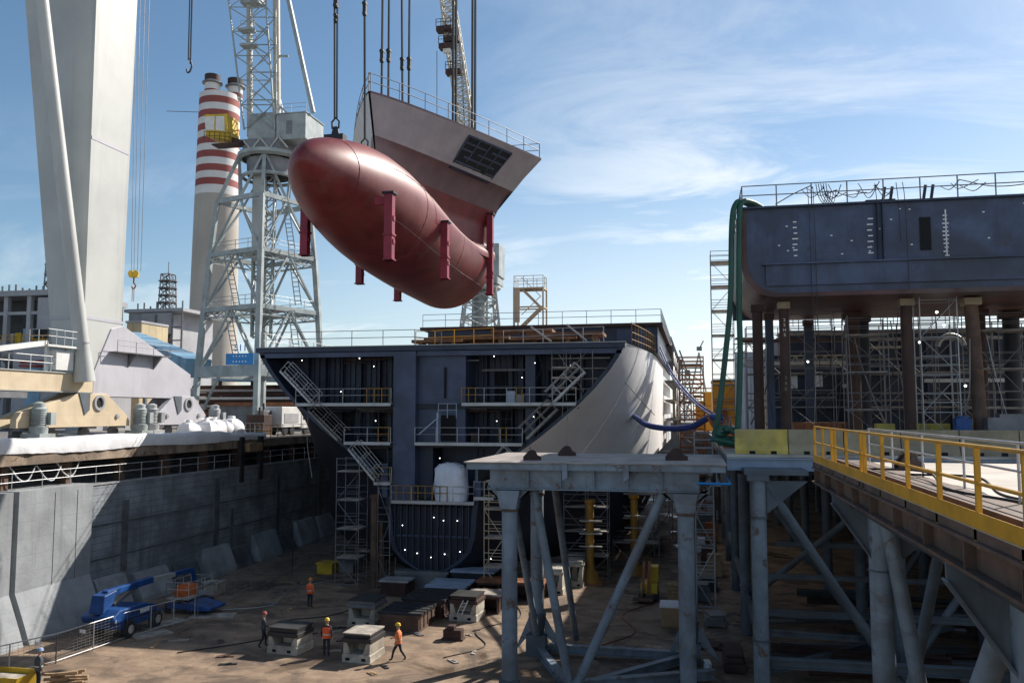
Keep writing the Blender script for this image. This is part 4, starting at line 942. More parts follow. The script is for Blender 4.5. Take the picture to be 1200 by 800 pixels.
t = thing('portal_structure', 'dark steel portal frame with lattice girders standing under the hull block', 'steel structure', (10,58,QZ))
for x in (7.35,9.9): d = MB(); d.box(x-.16,x+.16,58.,58.3,QZ,17.2); d.build('upright','block_blue',t)
for (z,x0,x1,m) in ((15.4,3.2,9.8,'galv'),(16.9,3,10,'rust_brown'),(14.2,14.2,20,'galv'),(15.6,14.2,22,'ship_blue'),(13.9,9.3,10.4,'galv')):
    d = MB(); d.bar((x0,58.4,z),(x1,58.4,z),.2,.22); d.build('cross_beam',m,t)
for (z,x0,x1,m) in ((15.7,2.6,4.3,'galv'),(15.8,5.4,9.3,'crane_cream'),(16.6,2.5,5,'galv')):
    d = MB(); d.tube((x0,57,z),(x1,57,z),.04); d.tube((x0,57,z-.55),(x1,57,z-.55),.04); n=int((x1-x0)/.28)
    for k in range(n): d.tube((x0+(x1-x0)*k/n,57,z if k%2 else z-.55),(x0+(x1-x0)*(k+1)/n,57,z-.55 if k%2 else z),.025,4)
    d.build('lattice_girder',m,t)
for (z,x0,x1) in ((17.0,2.6,5),(17.2,5.2,10),(16.3,10,13)): d = MB(); d.box(x0,x1,56.5,57.6,z-.08,z); d.build('timber_deck','plank',t)
d = MB(); d.path([(15.2+.75*math.cos(a),56.,16.1+.75*math.sin(a)) for a in [PI*.05+PI*.9*i/12 for i in range(13)]],.16,8); d.build('duct_bend','galv',t)
# stair / access scaffolds under the block
scaffold('stair scaffold right of the dark reddish post under the block',11.25,46.6,QZ,1.75,1.3,4,1.9,False,'scaffolds under the propped block',m='galv',r=.03)
scaffold('pale scaffold left of the dark reddish post under the block',8.0,48.5,QZ,2.1,1.3,3,2.,True,'scaffolds under the propped block',m='galv_dark',r=.028)
scaffold('deep narrow scaffold behind the slim brown post',5.3,50.5,QZ,2.4,1.,3,2.2,False,'scaffolds under the propped block',m='galv_dark',r=.02)
scaffold('wide scaffold far under the right end of the block',14.3,50.5,QZ,5.4,1.2,3,2.1,True,'scaffolds under the propped block',m='galv_dark',r=.028,nx=3)
scaffold('bare scaffold in front of the tall grey cabin',10.2,55,QZ,4.,1.2,3,2.1,False,'scaffolds under the propped block',m='scaffold',r=.025,nx=2)
scaffold('long dark birdcage scaffold furthest back under the propped block',3.4,58.6,QZ,19.2,1.3,3,2.2,True,'scaffolds under the propped block',m='galv_dark',r=.035,nx=9)
rr = random.Random(64)
for k in range(16):
    x = rr.uniform(3.2,15); y = rr.uniform(45.6,54); d = MB(); z1 = rr.uniform(15.5,17.9); dx = rr.uniform(-1.,1.2)
    d.path(bez([(x,y,z1),(x+dx*.3,y,z1-rr.uniform(1.5,3)),(x+dx,y+.2,rr.uniform(QZ+.2,QZ+2.5)),(x+dx*1.6,y+.3,QZ+rr.uniform(.1,1.6))],7),rr.choice([.018,.025,.035]),5)
    tag(d.build('hanging_hose',rr.choice(['rope_dark','galv_dark','galv','rubber']),None,(x,y,z1)),'slack cable hanging in the gloom under the propped block','cable','cables under the propped block')
for i,(x,y,ln,lab) in enumerate(((5.2,53,3.6,'orange timber baulk lying behind the barriers'),(9.2,47.6,.9,'yellow block behind the barriers, left of the dark reddish post'),(11.4,48.2,1.5,'long yellow block behind the barriers below the stair scaffold'),(13.2,47.6,.7,'short yellow block near the tawny post'))):
    d = MB(); d.box(x,x+ln,y,y+.6,QZ,QZ+1.32+.0*i); 
    for q in range(int(ln/.5)): d.box(x+.06+q*.5,x+.2+q*.5,y-.06,y-.002,QZ,QZ+1.25)
    tag(d.build('yellow_block','barrier_yellow' if i else 'rust_orange',None,(x,y,QZ),bevel=.02),lab,'block')
d = MB(); d.box(12.6,13.3,46.,46.6,QZ,QZ+1.6); d.lathe((12.95,46.3,QZ),[(.32,0),(.34,.7),(.30,1.72),(.01,1.75)],14); tag(d.build('barrel','lift_blue',None,(12.9,46.3,QZ),smooth=True),'blue drum on a crate behind the beige barriers','barrel')
d = MB(); d.obox((15.3,46.4,QZ+1.3),(2.6,.9,.7)); d.obox((15.,46.3,QZ+.5),(.3,.6,1.)); d.obox((16.,46.3,QZ+.5),(.3,.6,1.)); d.obox((15.2,46.4,QZ+1.72),(1.2,.6,.2)); tag(d.build('work_bench','galv_dark',None,(15.3,46.4,QZ)),'purple grey work bench heaped with gear near the right picture edge','bench')
for (x,z,y) in ((12.15,17.3,47.),(12.0,16.0,50.),(13.0,16.8,49.),(14.0,13.6,49.3),(6.8,15.3,55.),(18.2,12.2,50.)):
    d = MB(); d.lathe((x,y,z),[(.01,0),(.06,.02),(.06,.08),(.01,.1)],8,(0,-1,0)); tag(d.build('work_lamp','lamp_glow',None,(x,y,z)),'small glaring work lamp in the dark under the propped block','lamp','work lamps under the propped block')
# dark backdrop added behind, right, to block the bright sky
t = thing('hull_block', 'dark backdrop block added further back under the propped one to shut out bright sky', 'ship section', (14,66,QZ))
d = MB(); d.box(6.4,40,66,84,QZ,18.1); d.build('backdrop_shell','ship_dark',t); 
for k in range(14): d = MB(); d.box(6.6+k*1.6,6.7+k*1.6,65.7,65.995,QZ+.2,18.); d.build('frame_web','ship_blue',t)
d = MB(); railing(d,[(6.4,65.9,18.2),(24,65.9,18.2)],1.1,1.2,.035); railing(d,[(6.4,66.8,18.6),(24,66.8,18.6)],1.1,.9,.03); d.box(6.3,24,65.8,66.9,18.101,18.19); d.build('deck_railing','galv_dark',t)
# white sheeting hanging at the block's corner
d = MB(); rows = []
for i in range(14): x = 3.1+i*.125; rows.append([(x,70+.12*math.sin(i*1.9),QZ+z*.66) for z in range(11)])
d.grid(rows); tag(d.build('sheeting','tarp_white',None,(3.9,70,QZ),smooth='all'),'pale hanging sheeting behind the green hoses at the quay corner','sheeting')
# scaffold tower at the block's left side
scaffold('tall scaffold stair tower rising at the left side of the propped block',1.5,75,QZ,1.85,2.0,7,2.12,True,None,m='scaffold',r=.032)
# green hoses over the corner
for i,(dx,lab) in enumerate(((0,'left of two thick green hoses draped over the block corner'),(.42,'right of two thick green hoses draped over the block corner'))):
    d = MB(); d.path(bez([(3.3+dx,46.2,BZ1+.15),(2.75+dx*.8,45.4,BZ1+.33),(2.25+dx*.6,44.8,BZ1+.2),(2.0+dx*.9,44.72,BZ1-.9),(1.85+dx*1.0,44.7,18.),(1.55+dx*1.7,44.6,15.2),(1.15+dx*2.3,44.4,12.2),(.95+dx*2.5,44.3,11.0),(1.5+dx,44.1,QZ+.6),(2.6+dx,44.3,QZ+.5)],10),.145,10)
    tag(d.build('green_hose','hose_green',None,(1.6,44.5,QZ),smooth='all'),lab,'hose','green hoses')
rr = random.Random(31); d = MB()
pp = [(1.2+rr.uniform(-.5,1.5),44.+rr.uniform(-.5,.5),QZ+rr.uniform(.2,1.2)) for _ in range(11)]; d.path(bez(pp,7),.13,8); tag(d.build('hose_coil','hose_green',None,(1.6,44,QZ),smooth='all'),'tangled coil of dark green hose heaped at the foot of the hanging hoses','hose')
# blue hose from hull shell to quay
d = MB(); d.path(bez([(-4.6,66,11.9),(-3.3,61,11.3),(-1.6,57,11.15),(-.2,54,11.35),(.8,52,11.9),(1.5,50,11.9)],10),.2,10); tag(d.build('blue_hose','hose_blue',None,(-1,56,11),smooth='all'),'thick dark blue hose sagging from the grey shell to the quay','hose')
d = MB(); d.path(bez([(-3.2,76,18.6),(-1.8,68,15.4),(-.2,60,13.2),(1.3,52,11.9)],12),.07,8); d.path(bez([(-3.2,76,18.1),(-1.7,68,14.9),(0,60,12.8),(1.5,52,11.6)],12),.06,8); tag(d.build('blue_cable','hose_blue',None,(0,60,13),smooth='all'),'pair of slim blue lines running from the hull side down to the quay','cable')
d = MB(); d.path(bez([(-7.0,59.2,17.4),(-5.4,61.2,15.0),(-3.8,64.5,12.9),(-3.15,68,12.)],12),.03,5); tag(d.build('mooring_wire','rope_dark',None,(-5,62,14)),'thin dark wire lying diagonally across the grey shell','wire')

# cluttered quay side between hull and block
t = thing('container_stack', 'orange yellow site container with deep ribs under the scaffold tower', 'container', (2.9,77.4,QZ))
d = MB(); d.box(1.5,4.4,77.4,83,QZ+.05,14.9); d.build('container_wall','building_orange',t,bevel=.03); d = MB(); d.box(1.45,4.45,77.3,83,14.9,15.05); d.build('roof','ship_dark',t); d = MB(); d.box(1.65,2.7,77.34,77.397,QZ+.1,12.6); d.build('door','rust_orange',t)
for z in (11.7,13.1): d = MB(); d.box(1.47,4.43,77.32,77.396,z,z+.1); d.build('band','rust_orange',t)
for (x0,x1,y0,z1,lab) in ((1.0,3.,90,14.2,'taller orange yellow shed beside the scaffold tower in the distance'),(.2,.95,92,13.3,'lower orange yellow shed left of the taller one in the distance')):
    t = thing('orange_shed', lab, 'shed', (x0,y0,QZ)); d = MB(); d.box(x0-.2 if x0<1 else x0,x1,y0,y0+8,QZ,z1); d.build('shed_wall','building_orange',t); d = MB(); d.box(x0-.25,x1+.05,y0-.1,y0+8,z1,z1+.1); d.build('roof','barrier_yellow',t)
    for k in range(2): d = MB(); d.box(x0-.15,x1-.05,y0-.04,y0-.003,11.5+k*1.3,11.56+k*1.3); d.build('seam','rust_orange',t)
scaffold('rusty orange scaffold tower by the hull side beyond the trestle',-1.6,92,0,2.5,1.8,9,1.9,True,'scaffolds along the quay',m='rust_orange',r=.06)
scaffold('grey brown scaffold further along the quay',-1.9,106,0,2.6,1.5,9,1.9,False,'scaffolds along the quay',m='scaffold',r=.06)
scaffold('pale scaffold nearest the blue hose on the quay edge',-.1,54,0,1.1,1.2,5,2.,False,'scaffolds along the quay',m='galv',r=.045)
scaffold('lattice staging with brown planks far down the dock side',-.2,100,0,2.2,1.5,7,2.,True,'scaffolds along the quay',m='rust_orange',r=.06)
rr = random.Random(77)
for k in range(26):
    x, y = rr.uniform(.2,1.6), rr.uniform(44.5,56); z = QZ if x > 1.35 else TZ; z = QZ
    p = V((x if x>1.4 else 1.4+rr.random()*.7,y,QZ+.05)); q = p+V((rr.uniform(-1.0,.3),rr.uniform(-.6,.6),rr.uniform(.4,1.7)))
    d = MB(); d.tube(p,q,rr.uniform(.04,.08),6); tag(d.build('scaffold_pole',rr.choice(['galv','rust_orange','crane_cream','scaffold']),None,p),'loose scaffold pole propped in the clutter at the quay corner','pole','loose poles at the quay corner')
for i,(x,y,s,m,lab) in enumerate(((1.9,47.5,.9,'bag_orange','orange sack on the quay corner clutter'),(2.5,48.5,.7,'hose_blue','dark blue sack beside the orange sack'),(1.75,51,.8,'bag_orange','second orange sack behind the green hose coil'))):
    d = MB(); d.lathe((x,y,QZ),[(.01,0),(s*.55,.02),(s*.6,s*.4),(s*.45,s*.85),(.01,s)],9); tag(d.build('sack',m,None,(x,y,QZ),smooth=True),lab,'sack')
# distant cranes beyond the quay
for i,(px_,py_,dd,h0,lab) in enumerate(((817,470,260,24,'far pale A shaped jib crane beyond the orange sheds'),(806,470,230,12,'small dark crane mast far down the dock'),(797,470,200,13,'thin crane mast far behind the hull side'))):
    p = at(px_,py_,d=dd); p.z = 10; t = thing('distant_crane', lab, 'crane', p, 'cranes far down the dock'); d = MB()
    if i == 0:
        for sx in (-4.5,5): d.tube((p.x+sx*.8,p.y,10),(p.x+.8,p.y,10+h0*.85),.25,6)
        d.tube((p.x-.5,p.y,10+h0*.45),(p.x+2.2,p.y,10+h0*.45),.18,6); d.build('mast','crane_white',t); d = MB(); d.obox((p.x+.9,p.y,10+h0*.9),(1.6,1.6,1.2)); d.tube((p.x+.9,p.y,10+h0*.9),(p.x+2.2,p.y,10+h0),.2); d.build('head','galv_dark',t)
    else:
        lattice(d, square(p.x,p.y,10,1.), square(p.x,p.y,10+h0,.6), 5, .18,.1); d.build('mast','jetty_grey',t); d = MB(); d.obox((p.x,p.y,10+h0+.8),(1.4,1.6,1.6)); d.bar((p.x,p.y,10+h0+1),(p.x-2,p.y,10+h0+7),.4,.4); d.build('jib','jetty_grey',t)

# ================================================================== LEFT: GANTRY CRANE
GX = -46.
t = thing('gantry_crane', 'giant off white gantry crane leg with slanting tube strut at the left edge', 'gantry crane', (GX, 56, 10))
d = MB(); ztop = 62.
def legL(z): return -48.85 - (z-17.8)*(3.85/28.2)
zb = 14.9
d.hexa([(GX,57.15,zb),(GX,61.45,zb),(legL(zb),61.45,zb),(legL(zb),57.15,zb),(GX,56.9,ztop),(GX,62.2,ztop),(legL(ztop),62.2,ztop),(legL(ztop),56.9,ztop)]); d.build('leg_box','crane_white',t)
for z in (19.4,33.6):
    d = MB(); d.box(GX+.0,GX+.03,57.1,61.6,z,z+.25); d.box(legL(z)-.0,GX,57.08-.02,57.1,z,z+.25); d.build('weld_band','crane_lilac',t)
d = MB(); p, q = V((-45.35,56.6,15.2)), V((-48.35,54.,43.6)); q2 = p+(q-p)*1.6
d.tube(p,q2,.56,24,.40); o = d.build('strut','crane_white',t,smooth=True)
c = MB(); e = (q2-p).normalized(); c.tube(p+e*2.2,p+e*2.32,.60,24); c.build('strut_collar','galv',o)
c = MB(); c.tube(p+e*.1-V((0,0,.8)),p+e*1.6,.8,20,.58); c.build('strut_foot','crane_white',o,smooth=True)
d = MB(); d.box(GX-1.6,GX+.15,34,58.2,13.75,15.1); d.build('sill_girder','crane_cream',t,bevel=.03)
d = MB(); d.box(GX-1.7,GX+.25,34,57.9,15.102,15.16); d.box(GX-1.7,GX+.25,34,58.1,13.69,13.747); d.build('girder_flange','crane_white',t)
d = MB(); railing(d,[(GX+.15,34,15.16),(GX+.15,57.6,15.16)],1.1,1.9,.04); d.build('railing','galv',t)
d = MB(); d.prism([(GX-2.2,58.3,13.45),(GX-2.2,58.3,15.3),(GX-2.2,60.2,18.9),(GX-2.2,61.6,19.3),(GX-2.2,71.4,15.7),(GX-2.2,71.5,13.45)],(2.3,0,0)); d.build('foot_panel','crane_lilac',t,bevel=.03)
d = MB(); d.box(GX+.12,GX+.9,60,67,17.0,17.08); d.prism([(GX+.1,62.3,17),(GX+.1,62.4,17),(GX+.85,62.4,17.),(GX+.12,62.3,15.9)],(0,.12,0)); d.prism([(GX+.1,65.7,17),(GX+.85,65.7,17.),(GX+.12,65.7,15.9)],(0,.12,0)); d.build('bracket_walkway','galv_dark',t)
d = MB(); railing(d,[(GX+.85,60,17.08),(GX+.85,67,17.08)],.9,2.4,.03); d.build('railing','galv_dark',t)
for (ya,yb_,ym,m) in ((50.6,62.7,58.9,'crane_cream'),(66.2,74.3,71.0,'crane_lilac')):
    zA = 13.66
    o = MB(); o.prism([(GX-.3,ya,11.7),(GX-.3,ya+.4,12.2),(GX-.3,ym-2.2,zA),(GX-.3,ym+.9,zA),(GX-.3,yb_-.4,12.),(GX-.3,yb_,11.5),(GX-.3,yb_,11.1),(GX-.3,ya,11.1)],(.5,0,0)); o = o.build('equalizer_plate',m,t,bevel=.02)
    c = MB(); c.prism([(GX-1.8,ya,11.7),(GX-1.8,ym-2.2,zA),(GX-1.8,ym+.9,zA),(GX-1.8,yb_,11.5),(GX-1.8,yb_,11.1),(GX-1.8,ya,11.1)],(.5,0,0)); c.build('rear_plate',m,o)
    c = MB(); c.lathe((GX+.2,ym,12.95),[(.62,0),(.62,.12),(.42,.12),(.40,-.02)],24,(1,0,0)); c.build('pin_ring','galv',o); c = MB(); c.lathe((GX+.205,ym,12.95),[(.01,0),(.39,0)],20,(1,0,0)); c.build('pin_hole','dark_void',o)
    c = MB(); c.prism([(GX+.21,ym-2.3,zA),(GX+.21,ym-1.1,zA),(GX+.21,ym-1.1,12.4),(GX+.21,ym-1.6,12.0)],(.06,0,0)); c.build('shadow_plate','jetty_grey',o)
    for y in (ya+1.6,yb_-1.6): c = MB(); c.lathe((GX+.2,y,11.9),[(.01,0),(.2,0),(.2,.12),(.01,.14)],12,(1,0,0)); c.build('pin','galv',o)
    for y in [ya+.9+i*(yb_-ya-1.8)/3 for i in range(4)]:
        w_ = MB(); w_.lathe((GX-.8,y,10.62),[(.01,0),(.5,0),(.56,.03),(.5,.08),(.5,.3),(.01,.32)],20,(1,0,0)); w_.box(GX-.4,GX+.1,y-.5,y+.5,10.9,11.3); w_.build('wheel','galv_dark',t)
d = MB(); d.box(GX-2.,GX+.2,34,47,13.2,13.7); d.build('lower_girder','galv_dark',t)
for (y,x) in ((52.2,GX+.6),(63.6,GX+.5),(65.2,GX+.5),(75.,GX+.5)):
    d = MB(); d.lathe((x,y,10.7),[(.62,0),(.66,.5),(.5,.55)]+[(.5+(.07 if k%2 else 0),.6+.06*k) for k in range(20)]+[(.42,1.85),(.4,2.15),(.15,2.25)],18); d.box(x-.35,x+.75,y+.3,y+.8,11.3,12.2); d.box(x-.8,x+.8,y-.75,y+.75,9.99,10.7); d.build('drive_motor','crane_steel' if y<64 else 'galv',t,smooth=True)
d = MB(); d.box(GX-.4,GX+.2,44,51.5,13.2,13.65); d.build('cable_tray','galv_dark',t)
d = MB(); d.box(GX-2.5,GX+.6,36,49.5,10.0,10.9); d.prism([(GX-1,47.,10.9),(GX-1,49.8,13.3),(GX-1,50.1,13.1),(GX-1,48,10.9)],(.4,0,0)); d.build('rear_bogie','galv_dark',t)
# service platform on the leg
d = MB(); d.box(GX-1.1,GX+.6,52.8,56.1,16.95,17.1); d.bar((GX-.2,53.6,15.16),(GX-.2,53.6,16.95),.2,.2); d.bar((GX-.2,55.4,15.16),(GX-.2,55.4,16.95),.2,.2); o = d.build('service_platform','white_paint',t)
c = MB(); railing(c,[(GX+.55,52.8,17.1),(GX+.55,56.1,17.1)],1.1,.8,.035); railing(c,[(GX-1.,52.8,17.1),(GX+.55,52.8,17.1)],1.1,.8,.035); c.build('platform_railing','galv',o)
d = MB(); d.box(GX-.5,GX+.3,54.,55.8,15.3,16.7); d.build('control_cabinet','white_paint',t,bevel=.02)
d = MB(); d.bar((GX+.2,46,16.0),(GX+.2,53,17.2),.5,.35); d.build('arm','white_paint',t)
d = MB(); d.lathe((GX-.6,56.,15.9),[(.01,-.4),(.55,-.4),(.55,.4),(.01,.4)],16,(1,0,0)); d.build('cable_reel','rust_brown',t)
# hook block on four falls beside the leg
H_ = at(157,322,Y=64)
t = thing('hook_block', 'small yellow hook block hanging on four long wires beside the gantry leg', 'hook block', H_)
for k,(a,c_) in enumerate(((154,161),(157,166),(161,172),(165,178))):
    d = MB(); d.tube(at(a,318,Y=64),at(c_+1,-120,Y=64),.028,5); d.build('fall_wire','galv_dark',t)
d = MB(); d.obox(H_,(.75,.35,.45)); d.lathe(H_+V((-.2,-.2,.1)),[(.01,0),(.28,0),(.28,.1),(.01,.1)],14,(0,1,0)); d.lathe(H_+V((.25,-.2,.1)),[(.01,0),(.28,0),(.28,.1),(.01,.1)],14,(0,1,0)); d.build('pulley_body','yellow_paint',t,bevel=.03)
d = MB(); d.tube(H_+V((0,0,-.2)),H_+V((0,0,-.7)),.07); d.path(bez([H_+V((0,0,-.7)),H_+V((.2,0,-.95)),H_+V((0,0,-1.2)),H_+V((-.18,0,-1.0))],6),.06); d.tube(H_+V((-.1,0,-1.1)),H_+V((-.1,0,-2.3)),.03); d.tube(H_+V((.06,0,-1.1)),H_+V((.06,0,-2.3)),.03); d.build('hook','rust_orange',t)

# ================================================================== CHIMNEY
CC = V((-98.6,161.,10.)); t = thing('chimney', 'tall concrete power station chimney with red and white bands near the top', 'chimney', CC)
def crad(z): return 5.15-(z-10)*(5.15-4.15)/(79-10)
d = MB(); d.lathe((CC.x,CC.y,0),[(crad(z),z) for z in (9.9,20,30,40,50,57.6)],40); d.build('shaft','chimney_concrete',t,smooth=True)
edges = [57.6]+[59.4+1.465*i for i in range(14)]+[79.6]
for i in range(15):
    d = MB(); z0,z1 = edges[i],edges[i+1]; d.lathe((CC.x,CC.y,0),[(crad(z0),z0+.001),(crad(z1),z1)],40); d.build('painted_band','chimney_red' if i%2==1 else 'chimney_white',t,smooth=True)
d = MB(); d.lathe((CC.x,CC.y,0),[(crad(79),79.6),(.01,79.8)],40); d.build('cap','chimney_concrete',t)
for (dx,dy) in ((-.6,-2.),(3.0,1.0)):
    o = MB(); o.lathe((CC.x+dx,CC.y+dy,0),[(1.55,79),(1.55,83.2)],20); o = o.build('flue','chimney_white',t,smooth=True)
    for (z0,z1,m) in ((79.4,80.2,'chimney_red'),(82.2,83.5,'rust_brown')):
        c = MB(); c.lathe((CC.x+dx,CC.y+dy,0),[(1.6,z0),(1.62,z1),(.02,z1+.01)],20); c.build('flue_band',m,o,smooth=True)
    c = MB(); c.lathe((CC.x+dx,CC.y+dy,0),[(1.55,81.6),(2.1,81.7),(2.1,81.9),(1.6,82)],20); c.build('flue_ring','galv_dark',o)
d = MB(); d.tube((CC.x-4,CC.y,76.5),(CC.x-12,CC.y-1,77),.08,5); d.build('antenna_arm','galv_dark',t)

# ================================================================== LATTICE PORTAL CRANE
KX, KY, ROT = -47.4, 87.2, math.radians(13-45+13)
t = thing('portal_crane', 'pale grey lattice portal crane standing in front of the striped chimney', 'portal crane', (KX,KY,10))
def ring4(z, R):
    # corner directions as seen from the quay: left, front, right, rear
    return [V((KX+R*math.cos(a), KY+R*math.sin(a), z)) for a in (PI+.0, -PI/2+.05, .0+.06, PI/2)]
_a0 = math.radians(12.1)     # square turned so that one corner points left
def ring4(z, R):
    return [V((KX+R*math.cos(a+_a0+.24), KY+R*math.sin(a+_a0+.24), z)) for a in (PI, -PI/2, 0, PI/2)]
LV = [(10,6.95),(16.6,6.6),(23.4,6.15),(29.6,5.65),(35.7,5.05)]
for k in range(4):
    d = MB(); 
    for (z0,r0),(z1,r1) in zip(LV,LV[1:]): d.bar(ring4(z0,r0)[k],ring4(z1,r1)[k],.54 if z0<29 else .44,.54 if z0<29 else .44)
    d.build('portal_leg','crane_steel',t)
for i,(z,r) in enumerate(LV[1:]):
    R4 = ring4(z,r); d = MB()
    for k in range(4):
        hh = 1.2 if i == 0 else .5; d.bar(R4[k],R4[(k+1)%4],.4,hh)
        if i in (1,2):
            a,c = R4[k],R4[(k+1)%4]
            for q in range(8): d.bar(lerp(a,c,q/8)-V((0,0,.25 if q%2 else .8)),lerp(a,c,(q+1)/8)-V((0,0,.8 if q%2 else .25)),.1,.1)
            d.bar(a-V((0,0,.85)),c-V((0,0,.85)),.2,.16)
    if i in (1,2): d.prism([lerp(R4[k],V((KX,KY,z)),.25)+V((0,0,.26)) for k in range(4)],(0,0,.06))
    d.build('ring_beam','crane_steel',t)
    if i in (1,2): d = MB(); railing(d,[p+V((0,0,.3)) for p in R4+[R4[0]]],1.0,2.,.04); d.build('railing','galv',t)
d = MB()
for i,((z0,r0),(z1,r1)) in enumerate(zip(LV[1:],LV[2:])):
    A,B = ring4(z0,r0),ring4(z1,r1)
    for k in range(4):
        m_ = lerp(B[k],B[(k+1)%4],.5); d.bar(A[k],m_,.2,.2); d.bar(A[(k+1)%4],m_,.2,.2)
A,B = ring4(35.7,5.05),ring4(41.0,2.9); M5 = ring4(36,2.)
for k in range(4):
    d.bar(A[k],B[k],.36,.36); d.bar(lerp(A[k],A[(k+1)%4],.5),B[k],.25,.25); d.bar(lerp(A[k],A[(k+1)%4],.5),B[(k+1)%4],.25,.25)
for (z0,r0,z1,r1) in ((10,6.95,16.6,6.6),): 
    for k in (0,2): d.bar(ring4(z0,r0)[k],lerp(ring4(z1,r1)[k],ring4(z1,r1)[(k+1)%4],.4),.22,.22)
d.build('portal_brace','crane_steel',t)
d = MB(); lattice(d, square(KX,KY,20.5,1.0,.4), square(KX,KY,41,1.15,.4), 9, .12, .07); 
d.build('central_shaft','crane_steel',t)
d = MB(); d.box(KX-.55,KX+.55,KY-1.6,KY-.7,29,40.8); d.build('cable_trunk','crane_white',t)
for (x,dx,z0,z1) in ((KX-3.4,1.5,29.9,23.8),(KX+4.4,1.,29.9,23.8),(KX-3.0,1.4,23.2,17),(KX+4.6,1.,23.2,17),(KX+3.5,1.,35.7,30)):
    d = MB()
    for s_ in (-.35,.35): d.tube((x+s_,KY-2,z0),(x+s_+dx,KY-2,z1),.06,4)
    for q in range(12): d.tube((x-.35+dx*q/12,KY-2,z0+(z1-z0)*q/12),(x+.35+dx*q/12,KY-2,z0+(z1-z0)*q/12),.045,4)
    d.build('ladder','crane_steel',t)
d = MB(); d.lathe((KX+.6,KY,0),[(3.1,40.6),(3.6,40.8),(3.6,41.2),(3.0,41.3),(1.,41.3)],32); d.lathe((KX+.6,KY,0),[(2.9,38.4),(3.15,38.5),(3.15,38.75),(2.9,38.8)],28); d.build('slewing_ring','crane_steel',t,smooth=True)
d = MB(); d.lathe((KX+.6,KY,0),[(2.5,38.8),(2.6,40.6)],24); d.box(KX-1.6,KX+3.,KY-2.3,KY+2.3,41.3,42.6); d.build('turntable','galv_dark',t)
d = MB()
for q in range(5): d.bar((KX-1.6+q*1.1,KY-2.35,41.3 if q%2 else 42.6),(KX-.5+q*1.1,KY-2.35,42.6 if q%2 else 41.3),.16,.16)
d.build('turntable_truss','crane_white',t)
d = MB(); d.box(KX-1.2,KX+2.2,KY-2.,KY+2,42.61,45.6); d.build('machinery_house','crane_steel',t,bevel=.03)
d = MB(); d.box(KX+2.4,KX+5.9,KY-2.2,KY+2.4,42.3,45.2); o=d.build('machinery_house','crane_steel',t,bevel=.03); c = MB(); c.box(KX+3.6,KX+4.3,KY-2.24,KY-2.205,42.9,44.4); c.build('door','galv_dark',o); c = MB(); c.box(KX+2.3,KX+6.0,KY-2.3,KY+2.5,45.205,45.3); c.build('roof','crane_steel',o)
d = MB(); railing(d,[(KX+2.4,KY-2.2,45.3),(KX+5.9,KY-2.2,45.3)],1.,1.5,.035); d.bar((KX+2.2,KY,45.8),(KX+1.,KY,50),.1,.1); d.build('railing','galv',t)
d = MB(); d.bar((KX-1.6,KY-2,42.2),(KX-4.6,KY-2.4,43.2),.9,.5); d.box(KX-4.9,KX-1.4,KY-3.2,KY-1.7,41.9,42.05); d.build('cab_arm','rust_brown',t)
d = MB(); d.hexa([(KX-5.5,KY-3.4,42.9),(KX-2.8,KY-3.4,42.3),(KX-2.8,KY-.9,42.3),(KX-5.5,KY-.9,42.9),(KX-5.8,KY-3.4,45.4),(KX-3.0,KY-3.4,45.3),(KX-3.0,KY-.9,45.3),(KX-5.8,KY-.9,45.4)]); o = d.build('cab','yellow_paint',t,bevel=.06)
c = MB(); c.prism([(KX-5.55,KY-3.43,43.6),(KX-4.5,KY-3.43,43.5),(KX-4.5,KY-3.43,45.1),(KX-5.7,KY-3.43,45.1)],(0,.02,0)); c.prism([(KX-4.3,KY-3.43,43.5),(KX-3.2,KY-3.43,43.3),(KX-3.3,KY-3.43,45.),(KX-4.3,KY-3.43,45.1)],(0,.02,0)); c.build('cab_window','white_paint',o)
c = MB(); railing(c,[(KX-5.6,KY-3.6,42.4),(KX-2.4,KY-3.6,42.0)],1.,.7,.035); c.build('cab_railing','rust_brown',o)
# luffing jib and its tall frame going up out of the picture
def JP(px,py,dy=0): return at(px,py,Y=KY-1+dy)
for (a,c_,r) in (((293,160),(291,-260),.34),((325,160),(322,-260),.40)):
    d = MB(); d.tube(JP(*a),JP(*c_),r,14); d.build('tower_tube','crane_tube',t,smooth=True)
d = MB(); d.bar(JP(367,132),JP(303,-160),.42,.42); d.bar(JP(338,66),JP(326,66),.2,.2); d.bar(JP(325,122),JP(352,146),.2,.2); d.build('back_stay','crane_steel',t)
A = [JP(286,152,-1.2),JP(322,152,-1.2),JP(322,152,1.2),JP(286,152,1.2)]; B = [JP(252,-130,-1.2),JP(302,-130,-1.2),JP(302,-130,1.2),JP(252,-130,1.2)]
d = MB(); lattice(d,A,B,10,.11,.065,'X'); d.build('jib','crane_steel',t)
A = [JP(294,150,-1.0),JP(324,150,-1.),JP(324,150,1.),JP(294,150,1.)]; B = [JP(292,-260,-1.),JP(321,-260,-1.),JP(321,-260,1.),JP(292,-260,1.)]
d = MB(); lattice(d,A,B,13,.05,.075,'X'); d.build('tower_bracing','crane_steel',t)
for (a,c_) in (((300,52),(284,52)),((298,34),(282,34))):
    d = MB(); p,q = JP(*a,-1.6),JP(*c_,-1.6); d.box(min(p.x,q.x),max(p.x,q.x),p.y-.6,p.y+.6,p.z-.25,p.z); railing(d,[p,q],1.,.8,.035); d.build('service_platform','crane_steel',t)
d = MB(); d.obox(JP(296,2),(2.2,1.6,.9)); d.build('service_box','crane_steel',t)
